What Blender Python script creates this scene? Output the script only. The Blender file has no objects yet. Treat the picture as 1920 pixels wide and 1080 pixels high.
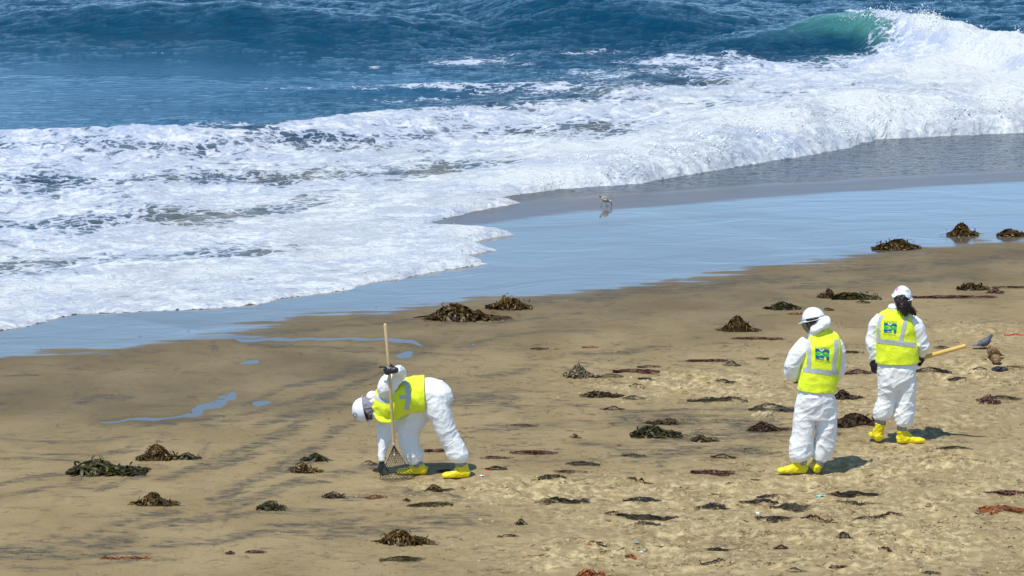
import bpy, bmesh, math, random
import numpy as np
from mathutils import Vector, Matrix
from mathutils.bvhtree import BVHTree

random.seed(7)
scene = bpy.context.scene
COL = scene.collection
R = math.radians

# ---------------------------------------------------------------- camera, sky, sun, exposure
CAM_H = 8.5
PITCH = 10.9            # degrees below the horizon
FPX = 6000.0            # focal length in photograph pixels (1920 wide)
cam_d = bpy.data.cameras.new('camera')
cam = bpy.data.objects.new('camera', cam_d)
COL.objects.link(cam)
cam_d.sensor_width = 36.0
cam_d.lens = 36.0 * FPX / 1920.0
cam_d.clip_start = 0.5
cam_d.clip_end = 6000
cam.location = (0, 0, CAM_H)
cam.rotation_euler = (R(90 - PITCH), 0, 0)
scene.camera = cam

SUN_TO = Vector((-0.28, -0.38, 1.0)).normalized()      # towards the sun
elev = math.asin(SUN_TO.z)
az = math.atan2(SUN_TO.x, SUN_TO.y)
world = bpy.data.worlds.new('World')
scene.world = world
world.use_nodes = True
wn = world.node_tree
for n in list(wn.nodes):
    wn.nodes.remove(n)
sky = wn.nodes.new('ShaderNodeTexSky')
sky.sky_type = 'NISHITA'
sky.sun_disc = False
sky.sun_elevation = elev
sky.sun_rotation = az
sky.altitude = 5
sky.air_density = 1.25
sky.dust_density = 0.0
sky.ozone_density = 1.6
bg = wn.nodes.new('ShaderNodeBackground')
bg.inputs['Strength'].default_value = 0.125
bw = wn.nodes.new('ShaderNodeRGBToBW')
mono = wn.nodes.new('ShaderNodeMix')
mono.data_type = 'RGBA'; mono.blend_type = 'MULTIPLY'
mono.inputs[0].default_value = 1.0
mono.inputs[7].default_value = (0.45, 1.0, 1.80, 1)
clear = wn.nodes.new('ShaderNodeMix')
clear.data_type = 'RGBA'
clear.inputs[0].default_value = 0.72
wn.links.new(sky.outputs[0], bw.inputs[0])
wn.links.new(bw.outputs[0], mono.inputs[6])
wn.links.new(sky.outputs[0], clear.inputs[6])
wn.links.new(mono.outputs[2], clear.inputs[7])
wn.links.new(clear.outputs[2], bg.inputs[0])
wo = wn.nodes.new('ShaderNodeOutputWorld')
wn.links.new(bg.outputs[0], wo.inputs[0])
sun_d = bpy.data.lights.new('sun', 'SUN')
sun_d.energy = 4.4
sun_d.angle = R(0.53)
sun_d.color = (1.0, 0.95, 0.85)
sun = bpy.data.objects.new('sun', sun_d)
COL.objects.link(sun)
sun.rotation_euler = SUN_TO.to_track_quat('Z', 'Y').to_euler()
vs = scene.view_settings
vs.view_transform = 'Standard'
vs.look = 'None'
vs.exposure = 0.0
vs.gamma = 1.0
vs.use_curve_mapping = False

# ---------------------------------------------------------------- small helpers
def tag(o, label=None, cat=None, group=None, kind=None):
    if label: o['label'] = label
    if cat: o['category'] = cat
    if group: o['group'] = group
    if kind: o['kind'] = kind
    return o

def empty(name, loc, label=None, cat=None, group=None):
    o = bpy.data.objects.new(name, None)
    COL.objects.link(o)
    o.location = loc
    o.empty_display_size = 0.1
    return tag(o, label, cat, group)

def mesh_obj(name, verts, faces, mats, parent=None, smooth=True, mat_idx=None):
    me = bpy.data.meshes.new(name)
    me.from_pydata([tuple(v) for v in verts], [], [tuple(f) for f in faces])
    for m in (mats if isinstance(mats, (list, tuple)) else [mats]):
        me.materials.append(m)
    if smooth:
        me.polygons.foreach_set('use_smooth', [True] * len(me.polygons))
    if mat_idx is not None:
        me.polygons.foreach_set('material_index', mat_idx)
    me.update()
    o = bpy.data.objects.new(name, me)
    COL.objects.link(o)
    if parent is not None:
        o.parent = parent
    return o

def grid_mesh(name, X, Y, Z, keep, mat, attrs):
    """X, Y, Z are (ny, nx) arrays; keep marks the quads (ny-1, nx-1) that stay."""
    ny, nx = X.shape
    co = np.stack([X, Y, Z], -1).reshape(-1, 3).astype(np.float32)
    idx = np.arange(ny * nx).reshape(ny, nx)
    q = np.stack([idx[:-1, :-1], idx[:-1, 1:], idx[1:, 1:], idx[1:, :-1]], -1)
    q = q[keep]
    used = np.zeros(ny * nx, bool)
    used[q.ravel()] = True
    remap = np.cumsum(used) - 1
    q = remap[q]
    co = co[used]
    me = bpy.data.meshes.new(name)
    me.vertices.add(len(co))
    me.vertices.foreach_set('co', co.ravel())
    me.loops.add(q.size)
    me.loops.foreach_set('vertex_index', q.ravel().astype(np.int32))
    me.polygons.add(len(q))
    me.polygons.foreach_set('loop_start', np.arange(0, q.size, 4, dtype=np.int32))
    me.polygons.foreach_set('loop_total', np.full(len(q), 4, dtype=np.int32))
    me.polygons.foreach_set('use_smooth', np.ones(len(q), bool))
    me.update(calc_edges=True)
    me.validate()
    for k, a in attrs.items():
        at = me.attributes.new(k, 'FLOAT', 'POINT')
        at.data.foreach_set('value', a.ravel()[used].astype(np.float32))
    me.materials.append(mat)
    o = bpy.data.objects.new(name, me)
    COL.objects.link(o)
    return o

# gradient noise over numpy arrays
def _hash(ix, iy, seed):
    h = (ix.astype(np.int64) * 374761393 + iy.astype(np.int64) * 668265263 + seed * 1442695041) & 0xFFFFFFFF
    h = ((h ^ (h >> 13)) * 1274126177) & 0xFFFFFFFF
    h = ((h ^ (h >> 16)) * 2246822519) & 0xFFFFFFFF
    return (h ^ (h >> 15)) & 0xFFFF

_ang = np.arange(65536) / 65536.0 * 2 * np.pi
_GX, _GY = np.cos(_ang), np.sin(_ang)

def gn(x, y, seed=0):
    x0 = np.floor(x); y0 = np.floor(y)
    fx = x - x0; fy = y - y0
    u = fx * fx * fx * (fx * (fx * 6 - 15) + 10)
    v = fy * fy * fy * (fy * (fy * 6 - 15) + 10)
    def g(ax, ay):
        h = _hash(x0 + ax, y0 + ay, seed)
        return _GX[h] * (fx - ax) + _GY[h] * (fy - ay)
    a = g(0, 0); b = g(1, 0); c = g(0, 1); d = g(1, 1)
    return (a + (b - a) * u + (c - a) * v + (a - b - c + d) * u * v) * 1.5

def fbm(x, y, octv=4, seed=0, gain=0.5, lac=2.03):
    s = 0; a = 1.0; t = 0
    for i in range(octv):
        s = s + a * gn(x, y, seed + i * 17)
        t += a
        a *= gain
        x = x * lac + 3.7; y = y * lac - 1.9
    return s / t

def billow(x, y, octv=4, seed=0, gain=0.5):
    s = 0; a = 1.0; t = 0
    for i in range(octv):
        s = s + a * np.abs(gn(x, y, seed + i * 17))
        t += a; a *= gain
        x = x * 2.03 + 3.7; y = y * 2.03 - 1.9
    return s / t

def sstep(a, b, x):
    t = np.clip((x - a) / (b - a), 0, 1)
    return t * t * (3 - 2 * t)

# ---------------------------------------------------------------- survey: photograph points to places on the beach
_c, _s = math.cos(R(PITCH)), math.sin(R(PITCH))

def ray(px, py):
    u = (px - 960.0) / FPX; v = (540.0 - py) / FPX
    d = Vector((u, _c + v * _s, -_s + v * _c))
    return d

def on_plane(px, py, z=0.0):
    d = ray(px, py)
    t = (z - CAM_H) / d.z
    return d.x * t, d.y * t

def px_per_m(y, z=0.0):
    """photograph pixels per metre at distance y"""
    depth = y * _c - (z - CAM_H) * _s * 1.0
    return FPX / depth

def to_px(x, y, z):
    dep = y * _c - (z - CAM_H) * _s
    up = y * _s + (z - CAM_H) * _c
    return 960 + FPX * x / dep, 540 - FPX * up / dep

WET_PX = [(-400, 722), (-100, 690), (0, 678), (120, 667), (240, 656), (330, 646), (430, 640), (470, 634), (520, 612), (600, 600), (700, 592), (800, 583),
          (900, 574), (1000, 562), (1150, 546), (1300, 530), (1450, 510), (1550, 492), (1640, 486), (1760, 468), (1920, 455), (2300, 425)]
WET = [on_plane(*p) for p in WET_PX]
FRONT_PX = [(-700, 668), (-300, 645), (0, 621), (50, 612), (85, 603), (110, 597), (150, 590), (230, 586), (300, 583), (380, 580), (450, 575), (490, 571), (520, 560),
            (590, 552), (640, 545), (700, 530), (780, 518), (845, 504), (915, 495), (885, 484), (875, 478), (932, 470), (900, 461), (885, 455), (915, 447), (962, 440),
            (935, 433), (890, 428), (800, 423), (835, 410), (880, 398), (935, 388), (968, 381), (948, 376), (925, 371), (985, 363), (1060, 354),
            (1130, 349), (1200, 344), (1300, 326), (1400, 309), (1500, 291), (1590, 272), (1640, 253), (1750, 247), (1850, 242), (1920, 239),
            (2100, 225), (2600, 190)]
SEA_Z = -0.36

def seg_dist(X, Y, pts):
    D = np.full(X.shape, 1e9)
    for (x0, y0), (x1, y1) in zip(pts[:-1], pts[1:]):
        dx, dy = x1 - x0, y1 - y0
        L = dx * dx + dy * dy + 1e-12
        t = np.clip(((X - x0) * dx + (Y - y0) * dy) / L, 0, 1)
        d = (X - x0 - t * dx) ** 2 + (Y - y0 - t * dy) ** 2
        D = np.minimum(D, d)
    return np.sqrt(D)

def inside(X, Y, poly):
    c = np.zeros(X.shape, bool)
    n = len(poly)
    for i in range(n):
        x0, y0 = poly[i]; x1, y1 = poly[(i + 1) % n]
        if y0 == y1: continue
        m = ((y0 > Y) != (y1 > Y)) & (X < (x1 - x0) * (Y - y0) / (y1 - y0) + x0)
        c ^= m
    return c

def signed(X, Y, pts):
    poly = [(-6000, pts[0][1])] + list(pts) + [(6000, pts[-1][1] + 4000), (6000, 9000), (-6000, 9000)]
    d = seg_dist(X, Y, pts)
    return np.where(inside(X, Y, poly), d, -d)

def beach_z(X, Y, s=None):
    """height of the sand (before fine relief)"""
    if s is None:
        s = signed(X, Y, WET)
    sp = np.maximum(s, 0)
    z = -0.034 * sp
    z = np.maximum(z, -1.6)
    z = z + 0.03 * fbm(X * 0.35, Y * 0.22, 2, 5) * sstep(3, -4, s)
    return z

_grid_cache = {}
def gz(x, y):
    X = np.array([[x]]); Y = np.array([[y]])
    return float(beach_z(X, Y)[0, 0] + relief(X, Y)[0, 0])

def on_beach(px, py):
    z = 0.0
    for _ in range(6):
        x, y = on_plane(px, py, z)
        z = gz(x, y)
    return x, y, z

# trampled, drier patches (photograph centre, half-size, strength)
ROUGH_PX = [(1350, 725, 190, 30, 1.0), (1650, 760, 260, 60, 0.6), (1850, 625, 90, 22, 0.9), (1700, 880, 330, 60, 0.75), (1100, 915, 260, 26, 1.0),
            (1400, 960, 420, 70, 0.8), (1700, 990, 330, 90, 0.9), (1200, 1040, 320, 45, 0.7), (880, 935, 160, 22, 0.5), (1820, 700, 130, 40, 0.8),
            (1500, 690, 200, 26, 0.45), (780, 905, 90, 16, 0.5), (1090, 712, 70, 14, 0.35), (1440, 790, 60, 10, 0.5)]
def blobs(X, Y, lst):
    f = np.zeros(X.shape)
    for px, py, rx, ry, v in lst:
        cx, cy = on_plane(px, py)
        k = px_per_m(cy)
        wx = rx / k
        wy = abs(on_plane(px, py - ry)[1] - on_plane(px, py + ry)[1]) / 2
        q = ((X - cx) / wx) ** 2 + ((Y - cy) / wy) ** 2
        f = np.maximum(f, v * np.exp(-q * 0.9) * 1.25)
    return np.clip(f, 0, 1)

def relief(X, Y):
    r = blobs(X, Y, ROUGH_PX)
    n = fbm(X * 2.6, Y * 4.6, 4, 41, .6)
    pits = -np.maximum(0, gn(X * 2.4, Y * 4.6, 77) - 0.14) * 0.10 + np.maximum(0, gn(X * 3.2, Y * 6.0, 91) - 0.16) * 0.07
    return r * (0.045 * n + pits + 0.020 * fbm(X * 11, Y * 9, 3, 47, .65)) + 0.005 * fbm(X * 2.0, Y * 1.0, 3, 11) + 0.004 * fbm(X * 6.0, Y * 5.0, 3, 13)

# ---------------------------------------------------------------- materials
class NT:
    def __init__(self, name):
        self.m = bpy.data.materials.new(name)
        self.m.use_nodes = True
        self.t = self.m.node_tree
        self.p = self.t.nodes['Principled BSDF']
        self.out = self.t.nodes['Material Output']
    def n(self, typ, **kw):
        nd = self.t.nodes.new('ShaderNode' + typ)
        for k, v in kw.items():
            if k.startswith('_'):
                setattr(nd, k[1:], v)
            else:
                key = k.replace('__', ' ')
                self.set(nd.inputs[key] if not key.isdigit() else nd.inputs[int(key)], v)
        return nd
    def set(self, inp, v):
        if isinstance(v, bpy.types.NodeSocket):
            self.t.links.new(v, inp)
        elif isinstance(v, (tuple, list)) and len(v) == 3 and inp.type == 'RGBA':
            inp.default_value = (*v, 1)
        else:
            inp.default_value = v
    def attr(self, name):
        return self.n('Attribute', _attribute_name=name).outputs['Fac']
    def coord(self, scale=(1, 1, 1), rot=(0, 0, 0), which='Object'):
        tc = self.n('TexCoord')
        mp = self.n('Mapping')
        self.t.links.new(tc.outputs[which], mp.inputs['Vector'])
        mp.inputs['Scale'].default_value = scale
        mp.inputs['Rotation'].default_value = rot
        return mp.outputs[0]
    def noise(self, vec, scale, detail=4, rough=0.5, dist=0.0):
        nd = self.n('TexNoise', Vector=vec, Scale=scale, Detail=detail, Roughness=rough, Distortion=dist)
        return nd.outputs[0]
    def math(self, op, a, b=0.0, c=None, clamp=False):
        nd = self.n('Math', _operation=op, _use_clamp=clamp)
        self.set(nd.inputs[0], a); self.set(nd.inputs[1], b)
        if c is not None: self.set(nd.inputs[2], c)
        return nd.outputs[0]
    def ramp(self, v, a, b, lo=0.0, hi=1.0, smooth=True):
        nd = self.n('MapRange', _interpolation_type='SMOOTHSTEP' if smooth else 'LINEAR')
        for i, q in enumerate((v, a, b, lo, hi)):
            self.set(nd.inputs[i], q)
        return nd.outputs[0]
    def mix(self, f, a, b, blend='MIX'):
        nd = self.n('Mix', _data_type='RGBA', _blend_type=blend)
        self.set(nd.inputs[0], f); self.set(nd.inputs[6], a); self.set(nd.inputs[7], b)
        return nd.outputs[2]
    def bump(self, h, dist=0.01, strength=1.0, normal=None):
        nd = self.n('Bump', Height=h, Distance=dist, Strength=strength)
        if normal is not None: self.set(nd.inputs['Normal'], normal)
        return nd.outputs[0]
    def P(self, **kw):
        for k, v in kw.items():
            self.set(self.p.inputs[k.replace('__', ' ')], v)
        return self

def simple(name, col, rough=0.6, var=0.0, scale=30, bump=0.0, **kw):
    t = NT(name)
    if var or bump:
        v = t.coord()
        n = t.noise(v, scale, 4, 0.55)
        if var:
            c2 = tuple(max(0, c * (1 - var)) for c in col)
            c1 = tuple(min(1, c * (1 + var * 0.5)) for c in col)
            t.P(Base__Color=t.mix(t.ramp(n, 0.3, 0.7), c2, c1))
        else:
            t.P(Base__Color=col)
        if bump:
            t.P(Normal=t.bump(n, bump))
    else:
        t.P(Base__Color=col)
    t.P(Roughness=rough, **kw)
    return t.m

# sand: dry / damp / film of water, with drifts of black mineral sand
def sand_material():
    t = NT('sand')
    v = t.coord()
    wet = t.attr('wet'); damp = t.attr('damp'); rough = t.attr('rough'); streak = t.attr('streak'); rip = t.attr('ripple'); silt = t.attr('silt')
    n1 = t.noise(v, 0.8, 5, 0.55)
    n2 = t.noise(v, 9.0, 5, 0.6)
    n3 = t.noise(v, 60.0, 4, 0.7)
    base = t.mix(t.ramp(n1, 0.35, 0.65), (0.275, 0.203, 0.104), (0.335, 0.252, 0.134))
    pale = t.mix(t.ramp(n2, 0.4, 0.7), (0.37, 0.282, 0.148), (0.60, 0.485, 0.28))
    col = t.mix(t.math('MULTIPLY', rough, t.ramp(n2, 0.30, 0.62), clamp=True), base, pale)
    # damp sand
    damped = t.mix(t.ramp(n1, 0.3, 0.7), (0.138, 0.104, 0.056), (0.200, 0.153, 0.086))
    col = t.mix(damp, col, damped)
    # black sand, short lenses
    w = t.n('Mapping', Vector=v, Scale=(1.7, 2.6, 1)).outputs[0]
    s1 = t.noise(w, 1.25, 6, 0.62, 0.6)
    w2 = t.n('Mapping', Vector=v, Scale=(2.4, 0.42, 1), Rotation=(0, 0, R(16))).outputs[0]
    s2 = t.noise(w2, 1.0, 6, 0.6, 0.5)
    m1 = t.ramp(s1, 0.51, 0.66)
    m2 = t.ramp(s2, 0.56, 0.74)
    w3 = t.n('Mapping', Vector=v, Scale=(1.1, 3.2, 1)).outputs[0]
    s3 = t.noise(w3, 2.2, 7, 0.68, 0.4)
    band = t.attr('band')
    m3 = t.ramp(t.math('ADD', s3, t.math('MULTIPLY', band, 0.30)), 0.56, 0.80)
    m3 = t.math('MULTIPLY', m3, t.ramp(band, 0.05, 0.4), clamp=True)
    left = t.attr('left')
    m = t.math('ADD', t.math('MULTIPLY', m1, t.math('SUBTRACT', 1.0, t.math('MULTIPLY', left, 0.6))), t.math('MULTIPLY', m2, left), clamp=True)
    grain = t.ramp(n3, 0.25, 0.6, 0.55, 1.0)
    m = t.math('MULTIPLY', m, streak, clamp=True)
    w4 = t.n('Mapping', Vector=v, Scale=(1.0, 1.35, 1)).outputs[0]
    s4 = t.noise(w4, 2.6, 8, 0.7, 0.9)
    m4 = t.math('MULTIPLY', t.ramp(s4, 0.50, 0.66), t.math('SUBTRACT', 0.70, t.math('MULTIPLY', rough, 0.25)), clamp=True)
    w5 = t.n('Mapping', Vector=v, Scale=(1.0, 2.6, 1), Rotation=(0, 0, R(6))).outputs[0]
    s5 = t.noise(w5, 5.5, 8, 0.72, 0.5)
    frag = t.ramp(s5, 0.40, 0.60, 0.12, 1.15)
    m = t.math('MULTIPLY', t.math('MAXIMUM', t.math('MAXIMUM', m, m3), m4), t.math('MULTIPLY', grain, frag), clamp=True)
    soft = t.math('MULTIPLY', t.ramp(band, 0.05, 0.8), t.ramp(s3, 0.36, 0.60, 0.0, 0.55), clamp=True)
    m = t.math('MAXIMUM', m, soft)
    col = t.mix(m, col, t.mix(t.ramp(n3, 0.3, 0.7), (0.052, 0.049, 0.043), (0.110, 0.098, 0.076)))
    # grains and tiny specks of shell and wrack
    vor = t.n('TexVoronoi', Vector=v, Scale=11.0, _feature='F1')
    sp = t.ramp(vor.outputs['Distance'], 0.05, 0.12, 1.0, 0.0)
    pick = t.ramp(t.n('SeparateColor', Color=vor.outputs['Color']).outputs[0], 0.72, 0.74)
    col = t.mix(t.math('MULTIPLY', t.math('MULTIPLY', sp, pick), t.math('MULTIPLY', t.math('SUBTRACT', 1.0, damp), 0.8)), col, (0.09, 0.06, 0.035))
    g = t.ramp(n3, 0.2, 0.8, 0.86, 1.10)
    gc = t.n('CombineColor', Red=g, Green=g, Blue=g).outputs[0]
    col = t.mix(1.0, col, gc, 'MULTIPLY')
    # water film
    wcol = t.mix(silt, (0.120, 0.095, 0.066), (0.105, 0.075, 0.058))
    wcol = t.mix(t.math('MULTIPLY', m, 0.8), wcol, (0.06, 0.055, 0.05))
    wcol = t.mix(t.math('MULTIPLY', rip, 0.85), wcol, (0.070, 0.100, 0.150))
    col = t.mix(wet, col, wcol)
    ro = t.ramp(wet, 0.15, 0.9, 0.92, 0.05)
    ro = t.math('SUBTRACT', ro, t.math('MULTIPLY', t.math('MULTIPLY', damp, 0.20), t.math('SUBTRACT', 1.0, wet)), clamp=True)
    ro = t.math('ADD', ro, t.math('MULTIPLY', silt, 0.22), clamp=True)
    t.P(Base__Color=col, Roughness=ro, IOR=t.ramp(wet, 0, 1, 1.3, 1.74))
    t.set(t.p.inputs['Specular IOR Level'], t.math('SUBTRACT', t.ramp(wet, 0, 1, 0.3, 0.6), t.math('MULTIPLY', silt, 0.42)))
    drybump = t.bump(t.math('ADD', t.math('MULTIPLY', n2, 0.5), t.math('MULTIPLY', n3, 0.35)), t.ramp(wet, 0, 0.6, 0.03, 0.0))
    rw = t.n('Mapping', Vector=v, Scale=(1.0, 2.2, 1), Rotation=(0, 0, R(-40))).outputs[0]
    ripn = t.noise(rw, 4.2, 6, 0.68, 0.6)
    slow = t.noise(t.n('Mapping', Vector=v, Scale=(0.6, 1.0, 1), Rotation=(0, 0, R(25))).outputs[0], 1.1, 5, 0.55, 0.8)
    b2 = t.bump(ripn, t.math('MULTIPLY', t.math('MULTIPLY', rip, wet), 0.16), 1.0, drybump)
    b3 = t.bump(slow, t.math('MULTIPLY', wet, 0.010), 1.0, b2)
    t.P(Normal=b3)
    return t.m

def sea_material():
    t = NT('sea_water')
    v = t.coord()
    foam = t.attr('foam'); thin = t.attr('thin'); silt = t.attr('silt')
    # lacy foam: warped cells thinned by the coverage
    warp = t.n('TexNoise', Vector=v, Scale=1.6, Detail=4.0, Roughness=0.6)
    wv = t.n('VectorMath', _operation='MULTIPLY_ADD')
    t.set(wv.inputs[0], warp.outputs['Color']); wv.inputs[1].default_value = (0.9, 0.9, 0.9); t.set(wv.inputs[2], v)
    f1 = t.noise(wv.outputs[0], 2.3, 8, 0.63)
    f2 = t.noise(wv.outputs[0], 9.0, 6, 0.6)
    vo = t.n('TexVoronoi', Vector=wv.outputs[0], Scale=3.4, _feature='DISTANCE_TO_EDGE')
    lace = t.ramp(vo.outputs['Distance'], 0.0, 0.22, 1.0, 0.0)
    field = t.math('ADD', t.math('MULTIPLY', f1, 0.62), t.math('ADD', t.math('MULTIPLY', f2, 0.28), t.math('MULTIPLY', lace, 0.14)))
    thr = t.math('SUBTRACT', 0.87, t.math('MULTIPLY', foam, 0.58))
    mask = t.ramp(t.math('SUBTRACT', field, thr), -0.035, 0.05)
    mask = t.math('MULTIPLY', mask, t.ramp(foam, 0.02, 0.12), clamp=True)
    thick = t.ramp(t.math('SUBTRACT', field, thr), 0.0, 0.25)
    deep = t.mix(thin, (0.000, 0.058, 0.128), (0.075, 0.28, 0.265))
    deep = t.mix(silt, deep, (0.17, 0.155, 0.115))
    deep = t.mix(t.ramp(foam, 0.45, 0.95, 0.0, 0.72), deep, (0.27, 0.33, 0.37))
    fn = t.noise(v, 22.0, 5, 0.6)
    big = t.noise(t.n('Mapping', Vector=v, Scale=(0.6, 1.1, 1)).outputs[0], 1.0, 5, 0.65)
    puff = t.ramp(t.math('ADD', t.math('MULTIPLY', f2, 0.35), t.math('ADD', t.math('MULTIPLY', f1, 0.4), t.math('MULTIPLY', big, 0.25))), 0.45, 0.58)
    puff = t.math('MAXIMUM', puff, t.ramp(foam, 0.93, 1.08))
    fcol = t.mix(t.math('MULTIPLY', puff, t.ramp(thick, 0.0, 0.7)), t.mix(t.math('MULTIPLY', silt, 0.45), (0.36, 0.42, 0.56), (0.47, 0.45, 0.40)), (0.63, 0.65, 0.665))
    col = t.mix(mask, deep, fcol)
    w1 = t.n('Mapping', Vector=v, Scale=(0.8, 1.9, 1), Rotation=(0, 0, R(-20))).outputs[0]
    r1 = t.noise(w1, 2.4, 7, 0.62, 0.5)
    r2 = t.noise(w1, 11.0, 5, 0.6)
    calm = t.attr('calm')
    hw = t.math('ADD', r1, t.math('MULTIPLY', r2, 0.16))
    bw = t.bump(hw, t.ramp(calm, 0, 1, 0.34, 0.045))
    hf = t.math('ADD', t.math('MULTIPLY', field, 1.0), t.math('MULTIPLY', fn, 0.10))
    bf = t.bump(hf, t.math('MULTIPLY', mask, t.ramp(foam, 0.9, 1.08, 0.065, 0.14)), 1.0)
    water = t.p
    t.P(Base__Color=deep, Roughness=0.07, IOR=1.333, Normal=bw)
    t.set(t.p.inputs['Specular IOR Level'], t.ramp(calm, 0, 1, 0.32, 0.85))
    fo = t.n('BsdfPrincipled')
    t.set(fo.inputs['Base Color'], fcol); fo.inputs['Roughness'].default_value = 0.55
    t.set(fo.inputs['Normal'], bf)
    fo.inputs['Specular IOR Level'].default_value = 0.3
    fo.inputs['Subsurface Weight'].default_value = 0.5
    fo.inputs['Subsurface Radius'].default_value = (1.0, 1.1, 1.25)
    fo.inputs['Subsurface Scale'].default_value = 0.05
    mx = t.n('MixShader')
    t.set(mx.inputs[0], mask); t.t.links.new(water.outputs[0], mx.inputs[1]); t.t.links.new(fo.outputs[0], mx.inputs[2])
    t.t.links.new(mx.outputs[0], t.out.inputs['Surface'])
    return t.m
# ---------------------------------------------------------------- the sand sheet
def axis(lo, hi, step_fn, far_lo, far_hi):
    a = [lo]
    while a[-1] < hi:
        a.append(a[-1] + step_fn(a[-1]))
    st = step_fn(hi); b = a[-1]; up = []
    while b < far_hi:
        st *= 1.35; b += st; up.append(min(b, far_hi))
    st = step_fn(lo); b = lo; dn = []
    while b > far_lo:
        st *= 1.35; b -= st; dn.append(max(b, far_lo))
    return np.array(dn[::-1] + a + up)

M_pool = NT('pool_water')
M_pool.P(Base__Color=(0.10, 0.085, 0.06), Roughness=0.02, IOR=2.7)
M_pool.set(M_pool.p.inputs['Specular IOR Level'], 0.75)
M_pool = M_pool.m

POOLS = [
    [(452, 678), (462, 675), (478, 675), (488, 678), (483, 682), (468, 684), (455, 682)],
    [(195, 790), (255, 785), (300, 782), (345, 780), (358, 774), (354, 768), (368, 763), (390, 755), (404, 751), (422, 750), (408, 746), (420, 740), (432, 737), (445, 737), (451, 742), (445, 748), (430, 752), (434, 756), (420, 762), (390, 768), (375, 775), (368, 781), (340, 784), (300, 787), (240, 790), (205, 792)],
    [(470, 760), (480, 755), (498, 752), (504, 754), (495, 760), (480, 762)],
    [(440, 637), (520, 634), (640, 633.5), (740, 635), (770, 637), (790, 643), (805, 648), (795, 651), (782, 651), (765, 645), (745, 641), (700, 638), (600, 638), (500, 640), (450, 641)],
    [(746, 667), (757, 659), (776, 658), (778, 661), (768, 665), (770, 668), (760, 671), (748, 669)],
    [(878, 644), (885, 643.3), (891, 644.5), (885, 645.8)],
]
def smooth_outline(pl):
    pts = []
    n = len(pl)
    for k in range(n):          # closed Catmull-Rom outline
        p0, p1, p2, p3 = [np.array(pl[(k + q) % n], float) for q in (-1, 0, 1, 2)]
        for tt in (0, .25, .5, .75):
            q = 0.5 * ((2 * p1) + (-p0 + p2) * tt + (2 * p0 - 5 * p1 + 4 * p2 - p3) * tt ** 2 + (-p0 + 3 * p1 - 3 * p2 + p3) * tt ** 3)
            x, y = on_plane(q[0], q[1], 0.0)
            pts.append((x + .03 * math.sin(17 * x + 9 * y), y + .05 * math.sin(13 * x - 5 * y)))
    return pts

def build_pools():
    for pts in POOL_XY:
        bm = bmesh.new()
        vsx = [bm.verts.new((x, y, 0.0)) for x, y in pts]
        f = bm.faces.new(vsx)
        f.normal_update()
        if f.normal.z < 0: f.normal_flip()
        bmesh.ops.triangulate(bm, faces=bm.faces[:])
        me = bpy.data.meshes.new('puddle'); bm.to_mesh(me); bm.free()
        me.materials.append(M_pool)
        o = bpy.data.objects.new('puddle', me); COL.objects.link(o)
        tag(o, None, None, None, 'structure')

POOL_XY = [smooth_outline(p) for p in POOLS]

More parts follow.
